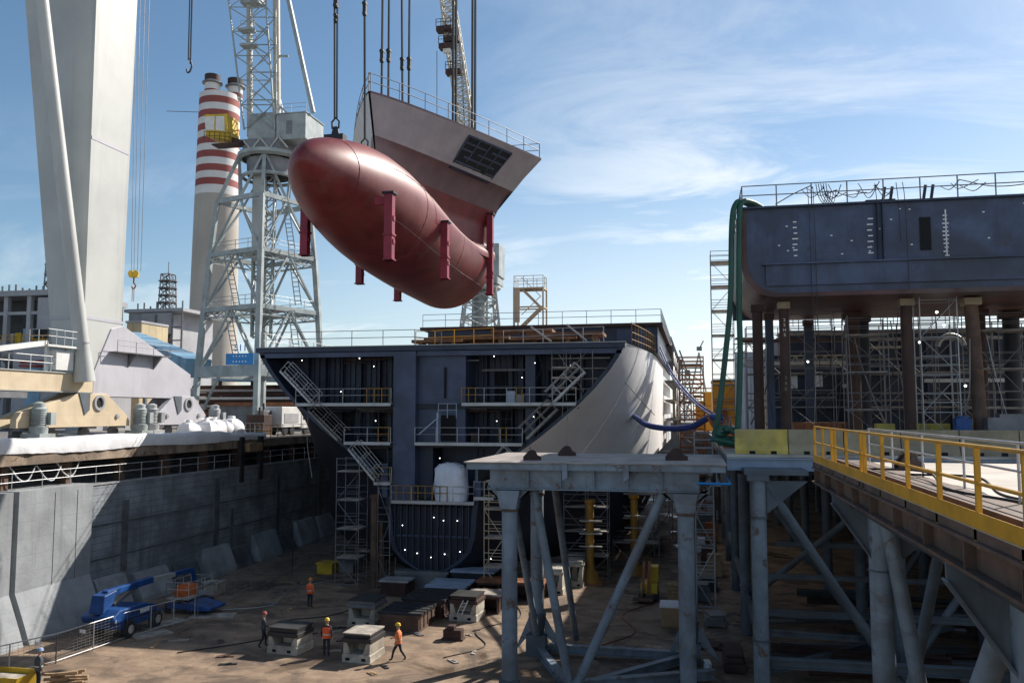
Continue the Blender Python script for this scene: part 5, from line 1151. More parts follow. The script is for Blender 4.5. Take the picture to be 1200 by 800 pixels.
# number board
p = at(282,431,Y=KY-8); d = MB(); d.box(p.x-1.7,p.x+1.4,p.y,p.y+.12,16.75+.3,17.9+.3); o = d.build('number_board','sign_blue',t)
text('board_lettering','• • • • •\n• • • • •',(p.x-.15,p.y-.012,17.62),.55,PI/2,0,'lettering',o)
text('crane_number','511',(p.x-.1,p.y+.05,18.75),1.0,PI/2,0,'sign_blue',o,.03)

# ================================================================== SECOND CRANE, BEHIND THE HULL
SX, SY = -31.6, 125.2
t = thing('portal_crane', 'white lattice crane far behind the hanging bow section and the hull deck', 'portal crane', (SX,SY,10))
d = MB(); lattice(d, square(SX-.4,SY,10,4.3,.35), square(SX-.2,SY,31,2.1,.35), 9, .2,.11); d.build('lattice_tower','crane_white',t)
d = MB(); d.box(SX-1.2,SX+.6,SY-1,SY+1,24,31); lattice(d, square(SX-.4,SY,10,1.2,.35), square(SX-.2,SY,31,1.0,.35), 12, .1,.08); d.build('inner_shaft','crane_steel',t)
d = MB(); d.lathe((SX,SY,0),[(2.5,30.6),(3.,30.9),(3.,31.3),(1.,31.4)],24); railing(d,[(SX-3,SY-2.5,31.3),(SX+3,SY-2.5,31.3)],1.1,1.5,.06); d.build('slewing_ring','crane_white',t)
d = MB(); d.box(SX+.8,SX+3.2,SY-2,SY+2,32.6,37.5); d.box(SX-2,SX+3,SY-2,SY+2,31.4,32.6); d.build('machinery_house','crane_steel',t,bevel=.05)
d = MB()
A = [V((SX-2.2,SY-1.2,33)),V((SX+2.4,SY-1.2,33)),V((SX+2.4,SY+1.2,33)),V((SX-2.2,SY+1.2,33))]; c0 = at(549,150,Y=SY); B = [c0+V((-1.3,-.8,0)),c0+V((.9,-.8,0)),c0+V((.9,.8,0)),c0+V((-1.3,.8,0))]
lattice(d,A,B,8,.15,.08)
c1 = at(533,60,Y=SY); E_ = [c1+V((-1.2,-.6,0)),c1+V((1.2,-.6,0)),c1+V((1.2,.6,0)),c1+V((-1.2,.6,0))]; lattice(d,B,E_,9,.17,.09); c2 = at(512,-90,Y=SY); F_ = [c2+V((-.7,-.4,0)),c2+V((.7,-.4,0)),c2+V((.7,.4,0)),c2+V((-.7,.4,0))]; lattice(d,E_,F_,14,.2,.1)
d.build('jib','crane_tube',t)
for (px_,py_) in ((521,35),(530,47),(524,55),(532,85)):
    q = at(px_,py_,Y=SY-.8); d = MB(); d.obox(q,(2.4,1.4,.8)); railing(d,[q+V((-1.2,-.7,.4)),q+V((1.2,-.7,.4))],1.1,.8,.06); d.build('jib_platform','rust_brown',t)
q = at(524,57,Y=SY-.9); d = MB(); d.obox(q,(1.2,.6,1.4)); d.build('jib_cabin','white_paint',t)
d = MB()
for a,c_ in (((512,60),(512,300)),((548,90),(553,320)),((541,60),(552,330)),((536,20),(556,330))): d.tube(at(*a,Y=SY),at(*c_,Y=SY),.06,4)
d.build('stay_wire','galv_dark',t)

# ================================================================== LEFT BACKGROUND BUILDINGS
def mast(label,x,y,z,h,w0=1.6):
    tt = thing('radio_mast', label, 'mast', (x,y,z)); d = MB(); lattice(d, square(x,y,z,w0/2), square(x,y,z+h,w0/2*.8), 5, .11,.07); d.tube((x,y,z+h),(x,y,z+h+h*.35),.07,5)
    d.build('mast_frame','galv_dark',tt)
    for k in (1,2,3,4): c = MB(); c.lathe((x,y,0),[(w0*.75,z+h*k/5),(w0*.75,z+h*k/5+.12),(.1,z+h*k/5+.13)],8); c.build('platform','galv_dark',tt)
t = thing('industrial_building','open framed grey industrial building with flat roof at the left edge','building',(-84,100,10))
bx0,bx1,by0,by1 = -100,-80.2,94,108
d = MB(); d.box(bx0,bx1+.3,by0-.4,by1,27.2,27.9); d.build('roof','bldg_grey',t)
for x in (-87.5,-84.,-80.5): d = MB(); d.box(x-.3,x+.3,by0,by0+.6,10,27.19); d.build('pillar','bldg_grey',t)
for z in (20.6,24.8): d = MB(); d.box(bx0,bx1,by0+.1,by0+.5,z,z+.4); d.build('floor_beam','bldg_grey',t)
d = MB(); d.box(-82.8+.3,bx1+.2,by0-.2,by0+6,22.9,26.9); d.build('cladding','bldg_grey',t); d = MB(); d.box(bx0,-87.9,by0-.1,by0+5,10,21.5); d.build('cladding','bldg_grey',t)
d = MB(); d.box(bx0,bx1-.3,by0+4,by1-.1,10,27.1); d.build('dark_interior','jetty_dark',t)
d = MB(); d.lathe((-87.4,by0+1.2,19.6),[(1.6,0),(1.6,9.5),(.1,9.6)],20,(1,0,.04)); 
for k in range(5): d.lathe((-83+.9*k,by0+1.2,19.7),[(1.6,0),(1.72,.02),(1.72,.16),(1.6,.18)],20,(1,0,.04))
d.build('boiler_duct','galv_dark',t,smooth=True)
rr = random.Random(12)
for k in range(9): x = -90+k*1.05; d = MB(); d.tube((x,by0+2,27.9),(x,by0+2,28.5+rr.random()*.9),.13,6); d.build('vent_pipe','galv_dark',t)
for k in range(6): x = -88+k*1.2; z=22.3; d = MB(); d.box(x,x+.9,by0+1,by0+2,21.02,21.5+rr.random()*1.6); d.build('equipment_unit',rr.choice(['white_paint','yellow_paint','conveyor_blue','bldg_grey']),t)
d = MB(); railing(d,[(bx0,by0,21.0),(bx1,by0,21.0)],1.1,1.5,.05); d.build('railing','yellow_rail',t)
mast('small lattice radio mast on the roof at the left picture edge',-83.0,97,27.9,6.2)
t = thing('low_building','plain grey works hall between the gantry sill and the open frame building','building',(-75,88,10))
d = MB(); d.box(-80.5,-70,88,96,10,20.2); d.build('wall','bldg_grey',t); d = MB(); d.box(-80.7,-69.8,87.8,96,20.2,20.5); d.build('roof','jetty_grey',t); d = MB(); d.box(-78.5,-76.5,87.9,87.98,13,18.5); d.build('window','conveyor_blue',t)
d = MB(); d.obox((-76,86,17.6),(2.2,1.6,.3)); d.obox((-75,86.,18.1),(5,.5,.4)); tag(d.build('red_plant','chimney_red',None,(-76,86,17.6)),'bit of red plant on the works hall beside the gantry leg','machine')
t = thing('industrial_building','grey clad plant building with open steel stair frame right of the gantry leg','building',(-80,118,10))
d = MB(); d.box(-84.8,-77.2,115.,126,16,27.4); d.build('wall','bldg_grey',t)
d = MB(); d.box(-85.3,-75.2,114.5,126.5,27.4,27.9); d.build('roof','bldg_grey',t)
d = MB(); d.box(-82.2,-77.0,114.6,114.99,24,27.2); d.build('cladding','bldg_grey',t)
d = MB(); d.box(-81.8,-77.3,114.7,114.98,20.6,24); d.build('dark_interior','rust_brown',t)
d = MB(); d.box(-85,-81.9,113.9,114.99,18.2,18.6); d.box(-80,-79.6,114.5,114.69,16,27); d.build('floor_beam','galv_dark',t)
d = MB()
for x in (-77,-75.4): d.tube((x,114.6,10),(x,114.6,27.4),.16,6)
for k in range(5): d.tube((-77,114.6,19+k*2),(-75.4,114.6,19+k*2),.1,5)
for k in range(4): d.tube((-81.5+k*1.1,114.5,20.8 if k%2 else 23.8),(-80.4+k*1.1,114.5,23.8 if k%2 else 20.8),.1,5)
d.build('stair_frame','galv_dark',t)
for k in range(8): x = -84+k*1.1; d = MB(); d.tube((x,116,27.9),(x,116,28.4+rr.random()*.8),.13,6); d.build('vent_pipe','galv_dark',t)
mast('lattice radio mast on the roof of the plant building near the hook block',-79.6,117,27.9,5.6,1.9)
t = thing('clad_building','pale beige ribbed building partly hidden behind the gantry leg','building',(-75,100,10)); d = MB(); d.box(-76.2,-73.9,103,109,10,24.4); d.build('wall','bldg_beige',t); d = MB(); d.box(-76.3,-73.8,102.8,109,24.4,24.7); d.build('roof','bldg_grey',t)
t = thing('conveyor_gallery','light blue enclosed conveyor bridge sloping down behind the gantry foot','conveyor',(-58,84,12))
p,q = at(150,398,d=112), at(232,432,d=96); d = MB(); d.bar(p,q,3.,2.1); d.build('gallery','conveyor_blue',t)
for k in range(6): c = lerp(p,q,(k+.5)/6); d = MB(); d.bar(c-(q-p).normalized()*.25,c+(q-p).normalized()*.25,3.1,2.2); d.build('gallery_rib','conveyor_blue' if k%2 else 'bldg_grey',t)
for k in (.3,.8): c = lerp(p,q,k); d = MB(); d.bar((c.x,c.y,9.9),c-V((0,0,1)),.4,.4); d.build('trestle_leg','galv_dark',t)
# pipe rack and jumble on the quay behind the portal crane
t = thing('pipe_rack','rust red pipe rack with blue roof sheets under the portal crane','pipe rack',(-60,112,10))
for x in (-66,-61,-56,-51,-46): d = MB(); d.bar((x,110,10),(x,110,17),.35,.35); d.build('rack_post','rust_brown',t)
for z in (12,14,15.5): d = MB(); d.bar((-70,110,z),(-40,110,z),.4,.45); d.build('rack_beam','rust_orange' if z!=14 else 'rust_brown',t)
for k in range(7): d = MB(); d.tube((-70,109.5,12.5+k*.55),(-40,109.5,12.5+k*.55),.2,8); d.build('pipe',('rust_brown','galv','rust_brown','white_paint')[k%4],t)
d = MB(); d.prism([(-66,108,16.6),(-66,112,16.6),(-40,112,16.2),(-40,108,16.2)],(0,0,.3)); d.build('roof_sheet','conveyor_blue',t)
d = MB(); d.box(-70,-38,113,114,10,15.8); d.build('rear_wall','rust_brown',t)
t = thing('timber_deck_shelter','low flat roofed store with a brown edge below the chimney','store',(-50,96,10)); d = MB(); d.box(-57,-44.5,95,101,10,13); d.build('wall','galv_dark',t); d = MB(); d.box(-57.4,-44,94.6,101,13,13.4); d.build('roof','rust_orange',t)
rr = random.Random(41)
for i in range(5):
    x,y,s = -43.6+rr.uniform(-.6,.6), 68+i*1.9, rr.uniform(.8,1.05); d = MB(); rows=[]; ph=[rr.uniform(-.12,.12) for _ in range(12)]; p2=[rr.uniform(-.08,.08) for _ in range(12)]
    for zq,k_ in ((0,.92),(.45,1.06),(.9,1.02),(1.25,.86),(1.45,.55),(1.5,.28),(1.72,.34)): rows.append([(x+s*k_*math.copysign(abs(math.cos(a))**.7,math.cos(a))*(1+ph[j]),y+s*k_*math.copysign(abs(math.sin(a))**.7,math.sin(a))*(1+ph[j]),9.98+zq*s*(1+p2[j]*(zq>0))) for j,a in enumerate([2*PI*j/12 for j in range(12)])])
    d.grid(rows,True); d.add(rows[-1],[tuple(range(12))])
    tag(d.build('bulk_bag','tarp_white',None,(x,y,9.98),smooth=True),'full white bulk bag in the row on the left quay beyond the tarpaulin','bag','white bulk bags on the left quay')
d = MB(); d.path(bez([(-45,93,10),(-45,93,15.5),(-44.6,93,16.3),(-43.2,93,16.6)],6),.28,10); tag(d.build('vent_pipe','white_paint',None,(-45,93,10),smooth='all'),'white gooseneck pipe standing below the portal crane','pipe')
# white service truck
t = thing('service_truck','white box truck parked on the left quay beside the hull','truck',(-40.2,82,9.98)); truck = t
d = MB(); d.box(-41.3,-38.9,79.5,83.6,10.75,12.75); d.build('box_body','white_paint',t,bevel=.05); d = MB(); d.prism([(-41.3,83.8,10.6),(-41.3,83.8,12.4),(-41.3,84.8,12.3),(-41.3,85.8,11.5),(-41.3,86,10.6)],(2.4,0,0)); o=d.build('cab','white_paint',t,bevel=.05); c = MB(); c.prism([(-38.88,84.1,11.5),(-38.88,84.1,12.2),(-38.88,84.8,12.1),(-38.88,85.4,11.5)],(.02,0,0)); c.build('side_window','glass_dark',o)
d = MB(); d.box(-41.,-39.2,79.6,86,10.45,10.745); d.build('chassis','black_steel',t)
for x in (-41.2,-39.3):
    for y in (80.6,82.,85): d = MB(); d.lathe((x,y,10.46),[(.01,0),(.3,0),(.48,.03),(.48,.27),(.3,.3),(.01,.3)],18,(1,0,0)); d.build('wheel','rubber',t)
d = MB(); d.box(-38.89,-38.86,80,83,11.2,12.1); d.build('side_panel','bldg_grey',t); truck.location.y -= 3.6
for i,(x,y,w_,h_,m,lab) in enumerate(((-40,73.6,1.8,2.0,'rust_brown','brown equipment cage on the left quay beside the bulk bags'),(-40.4,75.1,.9,2.4,'galv_dark','dark upright cabinet left of the white truck'),(-39.5,84.6,2.2,1.5,'crane_cream','cream tank unit just right of the white truck'))):
    t = thing('equipment_unit',lab,'equipment',(x,y,9.98)); d = MB(); d.box(x-w_/2,x+w_/2,y-.8,y+.8,10.1,9.98+h_); d.build('casing',m,t,bevel=.04); d = MB(); railing(d,[(x-w_/2,y-.85,10),(x+w_/2,y-.85,10)],1.2,.5,.03); d.box(x-w_/2-.05,x+w_/2+.05,y-.85,y+.85,9.98,10.1); d.build('frame','galv',t); d = MB(); d.tube((x,y,9.98+h_),(x,y,9.98+h_+.7),.1,8); d.build('exhaust','black_steel',t)

# ================================================================== DOCK FLOOR
# keel blocks: ribbed pale concrete base, dark steel and timber top
def keel_block(x,y,label,rz=0,w_=1.5,dd=1.0,h=.95,top='black_steel',lit=False,cover=True):
    t = thing('keel_block',label,'keel block',(x,y,0),'keel blocks on the dock floor'); hw=w_/2
    R_ = Matrix.Translation((x,y,0)) @ Matrix.Rotation(rz,4,'Z')
    def tr(mb): mb.v = [R_@q for q in mb.v]; return mb
    d = MB(); d.prism([(-hw,-dd,0),(hw,-dd,0),(hw,-dd,.36),(hw-.08,-dd,.42),(-hw+.08,-dd,.42),(-hw,-dd,.36)],(0,2*dd,0)); tr(d).build('base','block_white',t,bevel=.02)
    d = MB()
    for sx in (-1,1):
        d.prism([(sx*(hw-.04),-dd+.05,.42),(sx*(hw-.42),-dd+.05,.42),(sx*(hw-.22),-dd+.05,h),(sx*(hw-.04),-dd+.05,h)],(0,2*dd-.1,0))
    d.box(-hw+.5,hw-.5,-.1,.1,.42,h); tr(d).build('cheek','block_white',t,bevel=.02)
    for sx in (-.45,.4): c = MB(); c.box(sx-.11,sx+.11,-dd-.006,-dd+.05,.1,.24); tr(c).build('lifting_slot','dark_void',t)
    d = MB(); d.box(-hw-.02,hw+.02,-dd,dd,h+.002,h+.22); d.box(-hw+.05,hw-.05,-dd+.1,dd-.1,h+.222,h+.4); tr(d).build('steel_cap',top,t,bevel=.02)
    if cover: d = MB(); d.box(-hw+.02,hw-.02,-dd+.02,dd-.02,h+.402,h+.46); tr(d).build('timber_pad','plank' if lit else 'black_steel',t)  # pads of unlit blocks go black, shade put into their colour
    return t
keel_block(-16.4,41.2,'pale keel block half in sunlight just left of the striding worker',-.05,1.5,.9,.95,'black_steel',True)
keel_block(-20.6,41.7,'shaded keel block nearest the man in dark clothes',-.1,1.75,.8,.85,'black_steel')
keel_block(-18.9,48.0,'shaded keel block at the left end of the brown block row',-.05,1.7,.9,1.0,'galv_dark')
keel_block(-13.5,50.3,'keel block with white notched cheek at the sunlit edge of the brown blocks',-.05,1.7,.9,1.0,'rust_brown')
keel_block(-9.6,59.0,'far white keel block below the scaffold left of the trestle column',0,1.4,1.2,1.3,'block_white',True,False)
keel_block(-8.6,61.5,'white keel block just behind the far one below the scaffold',0,1.4,1.,1.4,'block_white',True,False)
# rows of brown steel support blocks with slatted tops
def steel_block(x0,x1,y0,y1,h,label,m='rust_brown',slats=5,slat_m='black_steel',open_end=False):
    t = thing('support_block',label,'support block',((x0+x1)/2,(y0+y1)/2,0),'brown steel support blocks under the hull')
    d = MB(); d.box(x0,x1,y0,y1,0,.1); d.box(x0+.05,x0+.13,y0,y1,.1,h-.12); d.box(x1-.13,x1-.05,y0,y1,.1,h-.12); 
    if not open_end: d.box(x0+.135,x1-.135,y0+.05,y0+.1,.1,h-.12)
    d.box(x0+.135,x1-.135,(y0+y1)/2,(y0+y1)/2+.05,.1,h-.12); d.box(x0,x1,y0,y1,h-.118,h); 
    for k in range(int((y1-y0)/.7)): d.box(x1-.048,x1+.0,y0+.2+k*.7,y0+.26+k*.7,.1,h-.12)
    d.build('box_frame',m,t)
    for k in range(slats):
        c = MB(); y = y0+.1+(y1-y0-.2)*k/slats; c.box(x0-.12,x1+.1,y,y+(y1-y0)/slats*.62,h+.003,h+.13); c.build('timber_slat',slat_m,t)
steel_block(-17.6,-15.2,46.4,49.6,.9,'rust brown support block nearest the camera, with a warm brown end face','rust_steel',5)
steel_block(-17.4,-14.9,49.8,53.2,.95,'brown slatted block second from the camera in the long row','rust_brown',5)
steel_block(-17.1,-14.6,53.4,56.6,1.0,'brown block with pale blue sheets on top, third in the long row','rust_brown',3,'steel_blue_plate')
steel_block(-16.5,-13.6,57.2,60,1.3,'dark block furthest in, right below the keel','ship_dark',1,'steel_blue_plate')
steel_block(-20.6,-16.9,57.4,59.4,1.1,'low wide dark block left below the keel','galv_dark',2,'galv_dark')
steel_block(-13.9,-11.9,51.6,54.2,1.0,'brown open ended block beside the white notched keel block','rust_brown',1,'plank',True)
steel_block(-14.2,-9.9,55.4,58.2,1.05,'long flat topped block with brown lid, out in the light','rust_brown',1,'rust_orange',True)
steel_block(-20.8,-19,55,57,.9,'small brown block at the foot of the left scaffold','rust_brown',2,'galv')
t = thing('ladder','white aluminium ladder leaning on the notched keel block','ladder',(-13.3,49.2,0)); d = MB()
for s_ in (-.14,.14): d.tube((-13.7+s_,49.2,.45),(-13.35+s_,49.35,1.25),.03,5)
for k in range(4): d.tube((-13.75+.09*k,49.22,.5+.2*k),(-13.45+.09*k,49.22,.5+.2*k),.02,4)
d.build('ladder_frame','white_paint',t)
# scaffolds round the keel
scaffold('tall scaffold with white planks left of the keel, by the dock wall',-24.9,57.0,0,1.7,1.6,4,2.,True,'scaffolds around the keel',m='galv_dark',r=.03)
scaffold('second scaffold bay with bent pole at the foot of the flared hull edge',-24.8,60.5,0,2.4,1.6,5,1.9,True,'scaffolds around the keel',m='galv_dark',r=.03)
scaffold('narrow scaffold beside the rusty standpipe left of the keel',-21.9,57.3,0,.9,1.2,3,2.3,False,'scaffolds around the keel',m='scaffold',r=.03)
scaffold('scaffold ladder tower right of the keel behind the trestle',-14.0,56.4,0,1.3,1.3,4,1.9,True,'scaffolds around the keel',m='crane_cream',r=.03)
scaffold('deep scaffold under the hull bottom seen through the trestle, left bays',-9.6,63,0,3.2,1.5,4,1.75,True,'scaffolds around the keel',m='galv_dark',r=.035,nx=2)
scaffold('scaffold under the hull bottom seen through the trestle, middle bays',-6.6,69,0,3.6,1.5,4,1.9,True,'scaffolds around the keel',m='galv_dark',r=.035,nx=2)
scaffold('long scaffold run below the hull side seen through the trestle',-3.6,74,0,1.3,9,4,1.9,True,'scaffolds around the keel',m='scaffold',r=.045)
d = MB(); d.tube((-22.2,57.4,0),(-22.2,57.4,6.2),.26,10); d.tube((-22.2,57.4,6.2),(-22.2,57.4,6.45),.34,10); d.tube((-21.75,57.6,0),(-21.75,57.6,4.5),.14,8); tag(d.build('standpipe','rust_steel',None,(-22.2,57.4,0)),'rusty standpipe rising beside the left scaffold','pipe')
for (x,y,lab) in ((-7.6,62.4,'yellow jacking post under the hull, left one seen through the trestle'),(-4.7,66.2,'yellow jacking post under the hull, right one seen through the trestle')):
    t = thing('jack_post',lab,'jack post',(x,y,0)); d = MB(); d.lathe((x,y,0),[(.8,0),(.7,.3),(.32,1.0),(.28,1.2),(.28,5.6),(.4,5.7),(.4,5.9)],16); d.build('post','jack_amber',t,smooth=True); d = MB(); d.box(x-.9,x+.9,y-.9,y+.9,0,.08); d.build('base_plate','rust_orange',t)
    for k in range(3): d = MB(); d.box(x-.7,x+.9,y-.6,y-.35,2.6+k*.9,2.68+k*.9); d.build('step','plank',t)
d = MB(); d.box(-28.3,-27.1,61.4,62.6,0,.75); d.box(-28.4,-27.,61.3,62.7,.75,.83); tag(d.build('skip_box','yellow_paint',None,(-27.7,62,0),bevel=.03),'small yellow steel skip out in the shadow near the dock wall','skip')
d = MB(); d.box(-26.9,-25.7,62.2,63.4,0,.7); d.box(-27.,-25.6,62.1,63.5,.7,.76); tag(d.build('crate','galv_dark',None,(-26.3,62.8,0),bevel=.03),'dull grey crate just right of the small yellow skip','crate')

# ---- people
def person(label, x, y, face, pose, top, trousers, helmet, vest=None, carry=None, z=0, h=1.75, seated=False):
    """face: heading the figure looks to (radians, 0 = away from camera along +Y)"""
    R_ = Matrix.Translation((x,y,z)) @ Matrix.Rotation(-face,4,'Z'); s = h/1.75
    J = {'pel':(0,0,.94),'ab':(0,0,1.1),'ch':(0,0,1.3),'nk0':(0,0,1.44),'nk':(0,.01,1.52),'hd0':(0,.03,1.60),'hd':(0,.03,1.70),
         'shL':(-.185,0,1.405),'shR':(.185,0,1.405),'elL':(-.25,-.03,1.13),'elR':(.25,-.03,1.13),'wrL':(-.25,.08,.90),'wrR':(.25,.08,.90),'haL':(-.25,.11,.82),'haR':(.25,.11,.82),
         'hpL':(-.10,0,.88),'hpR':(.10,0,.88),'knL':(-.11,.02,.49),'knR':(.11,.02,.49),'anL':(-.11,-.01,.09),'anR':(.11,-.01,.09),'toL':(-.12,.16,.04),'toR':(.12,.16,.04)}
    J.update(pose); 
    Rd = {'pel':.145,'ab':.14,'ch':.155,'nk0':.085,'nk':.055,'hd0':.085,'hd':.09,'shL':.075,'shR':.075,'elL':.05,'elR':.05,'wrL':.035,'wrR':.035,'haL':.032,'haR':.032,'hpL':.095,'hpR':.095,'knL':.066,'knR':.066,'anL':.05,'anR':.05,'toL':.04,'toR':.04}
    E_ = [('pel','ab'),('ab','ch'),('ch','nk0'),('nk0','nk'),('nk','hd0'),('hd0','hd'),('nk0','shL'),('nk0','shR'),('shL','elL'),('shR','elR'),('elL','wrL'),('elR','wrR'),('wrL','haL'),('wrR','haR'),('pel','hpL'),('pel','hpR'),('hpL','knL'),('hpR','knR'),('knL','anL'),('knR','anR'),('anL','toL'),('anR','toR')]
    ks = list(J); me = bpy.data.meshes.new('skel'); me.from_pydata([tuple(V(J[k])*s) for k in ks],[(ks.index(a),ks.index(c)) for a,c in E_],[])
    o = bpy.data.objects.new('skel',me); COL.objects.link(o)
    md = o.modifiers.new('s','SKIN'); sv = me.skin_vertices[0].data
    for i,k in enumerate(ks): q=Rd[k]*s; sv[i].radius=(q*(1.18 if k in('ch','ab','pel') else 1), q*(.86 if k in('ch','ab','pel') else 1)); sv[i].use_root = (k=='pel')
    o.modifiers.new('u','SUBSURF').levels = 2
    dg = bpy.context.evaluated_depsgraph_get(); me2 = bpy.data.meshes.new_from_object(o.evaluated_get(dg)); bpy.data.objects.remove(o)
    mb = MB(); mb.add([v.co.copy() for v in me2.vertices],[list(p.vertices) for p in me2.polygons]); bpy.data.meshes.remove(me2)
    hd = V(J['hd'])*s; 
    mb.add([hd+V(q)*s for q in ((-.014,.085,-.02),(.014,.085,-.02),(0,.115,-.03),(0,.082,.02))],[(0,1,2),(1,3,2),(3,0,2)])   # nose
    for sx in (-1,1):
        mb.lathe(hd+V((sx*.085,.0,-.02))*s,[(.004,-.03),(.022,-.01),(.02,.02),(.004,.03)],8,(0,0,1))                        # ear
        w_,ha = V(J['wrL' if sx<0 else 'wrR'])*s, V(J['haL' if sx<0 else 'haR'])*s; dv=(ha-w_).normalized(); sd=V((0,1,0)); sd=(sd-dv*sd.dot(dv)).normalized()
        for f,ln in ((-1.5,.06),(-.5,.075),(.5,.08),(1.5,.07)):
            a = ha+sd*f*.018*s; m1 = a+dv*ln*.6*s; m2 = m1+(dv*.8-V((sx*.5,0,0))).normalized()*ln*.5*s; mb.path([a,m1,m2],.0085*s,5)
        a = w_+dv*.03*s+sd*.03*s; mb.path([a,a+(dv+sd).normalized()*.04*s,a+(dv+sd*.5).normalized()*.08*s],.010*s,5)
    zl_ = min(J['hpL'][2],J['hpR'][2])+.03
    def zone(c):
        c = c/s
        if c.z > J['nk'][2]-.02 and (c-V(J['hd'])).length < .25: return 2
        for k,e in (('wrL','haL'),('wrR','haR')):
            if (c-V(J[e])).length < .11 and (c-V(J[e])).length < (c-V(J['hpL'])).length: return 2
        if (c-V(J['toL'])).length < .15 or (c-V(J['toR'])).length < .15 or (c-V(J['anL'])).length<.09 or (c-V(J['anR'])).length<.09: return 3
        arm = min((c-V(J[k])).length for k in ('elL','elR','wrL','wrR'))
        if arm < .13 or c.z > zl_+.06: return 0
        return 1
    mb.mi = [zone(sum((mb.v[i] for i in f),V())/len(f)) for f in mb.f]; vv = mb.v; mb.v = [R_@q for q in mb.v]
    p = mb.build('person',[top,trousers,'skin','black_steel'],None,(x,y,z),smooth='all'); tag(p,label,'person')
    def loft(rows,name,m,parent=p):
        q = MB(); q.grid([[R_@V(a) for a in r] for r in rows],True); q.add([R_@V(a) for a in rows[-1]],[tuple(range(len(rows[-1])))]); q.build(name,m,parent,smooth='all')
    hd = V(J['hd'])
    H = [[((hd.x+ (.118)*r_*math.cos(a))*s,(hd.y+(.135)*r_*math.sin(a))*s,(hd.z+dz)*s) for a in [2*PI*k/16 for k in range(16)]] for r_,dz in ((1.12,.012),(1.12,.022),(1.0,.03),(.97,.075),(.8,.115),(.5,.138),(.1,.147))]
    loft(H,'helmet',helmet)
    if vest:
        c0,c1 = V(J['pel']),V(J['nk0']); rows=[]
        for q,wx,wy in ((-.12,.20,.155),(.25,.205,.16),(.6,.225,.165),(.85,.235,.15),(.97,.13,.10)):
            c = lerp(c0,c1,q); rows.append([((c.x+wx*math.copysign(abs(math.cos(a))**.8,math.cos(a)))*s,(c.y+wy*math.sin(a))*s,c.z*s) for a in [2*PI*k/18 for k in range(18)]])
        q = MB(); q.grid([[R_@V(a) for a in r] for r in rows],True); vo = q.build('vest',vest,p,smooth='all')
        q = MB(); c = lerp(c0,c1,.2); rows=[[((c.x+.213*math.copysign(abs(math.cos(a))**.8,math.cos(a)))*s,(c.y+.168*math.sin(a))*s,(c.z+dz)*s) for a in [2*PI*k/18 for k in range(18)]] for dz in (0,.055)]; q.grid([[R_@V(a) for a in r] for r in rows],True); q.build('reflective_band','reflective',vo,smooth='all')
    return p
CAMDIR = 0
person('worker in orange jacket and orange helmet standing back turned in the shadow',-23.9,50.9,.2,{'elL':(-.27,.02,1.13),'elR':(.27,.0,1.13),'haL':(-.23,.16,.86),'wrL':(-.24,.13,.92)},'cloth_orange','cloth_navy','helmet_orange','vest_orange')
person('worker in orange vest and yellow helmet standing between two keel blocks',-18.35,41.1,-.1,{'elL':(-.26,-.04,1.15),'wrL':(-.26,.06,.92),'haL':(-.25,.1,.84)},'cloth_navy','cloth_navy','helmet_yellow','vest_orange',h=1.8)
person('worker in pale orange shirt and yellow helmet striding left in the sun',-14.55,41.1,-PI/2-.1,{'knL':(-.09,.22,.50),'anL':(-.09,.30,.10),'toL':(-.09,.46,.06),'knR':(.10,-.10,.50),'anR':(.10,-.36,.14),'toR':(.10,-.24,.04),'elL':(-.25,-.10,1.15),'wrL':(-.23,.05,.95),'haL':(-.22,.1,.88),'elR':(.24,.10,1.16),'wrR':(.20,.30,1.05),'haR':(.19,.38,1.03),'pel':(0,0,.92),'hpL':(-.1,.02,.86),'hpR':(.1,-.02,.86)},'cloth_orange','cloth_navy','helmet_yellow','cloth_orange')
person('man in dark clothes and red helmet stepping past the shaded keel block',-22.25,41.9,.9,{'knL':(-.1,.16,.50),'anL':(-.1,.14,.10),'toL':(-.1,.3,.05),'knR':(.1,-.04,.5),'anR':(.1,-.25,.13),'toR':(.1,-.12,.04),'elR':(.25,.10,1.14),'wrR':(.22,.28,1.05),'haR':(.2,.36,1.03)},'cloth_grey','cloth_navy','chimney_red')
person('man in blue cap and dark grey jacket beside the yellow skip at the lower left',-28.55,33.5,.6,{'elL':(-.25,.08,1.14),'wrL':(-.18,.30,1.05),'haL':(-.15,.38,1.03)},'cloth_grey','cloth_navy','cap_blue','cloth_grey')

# yellow skip and timber heap at the lower left
t = thing('yellow_skip','open yellow steel skip at the lower left picture corner','skip',(-30,33.1,0)); d = MB(); x0,x1,y0,y1 = -31.0,-29.0,32.5,33.8
for (a,c_) in (((x0,y0),(x1,y0)),((x1,y0),(x1,y1)),((x1,y1),(x0,y1)),((x0,y1),(x0,y0))):
    A_ = V((a[0],a[1],.1)); B_ = V((c_[0],c_[1],.1)); cx,cy = (x0+x1)/2,(y0+y1)/2
    ex = lambda p: V((cx+(p.x-cx)*1.28,cy+(p.y-cy)*1.1,.8)); d.prism([A_,B_,ex(B_),ex(A_)],((cx-(a[0]+c_[0])/2)*.03,(cy-(a[1]+c_[1])/2)*.05,0))
d.box(x0,x1,y0,y1,.06,.12); d.build('skip_body','yellow_paint',t); d = MB(); d.box(x0+.1,x1-.1,y0+.1,y1-.1,.125,.6); d.build('rubble','plank',t)
rr = random.Random(6)
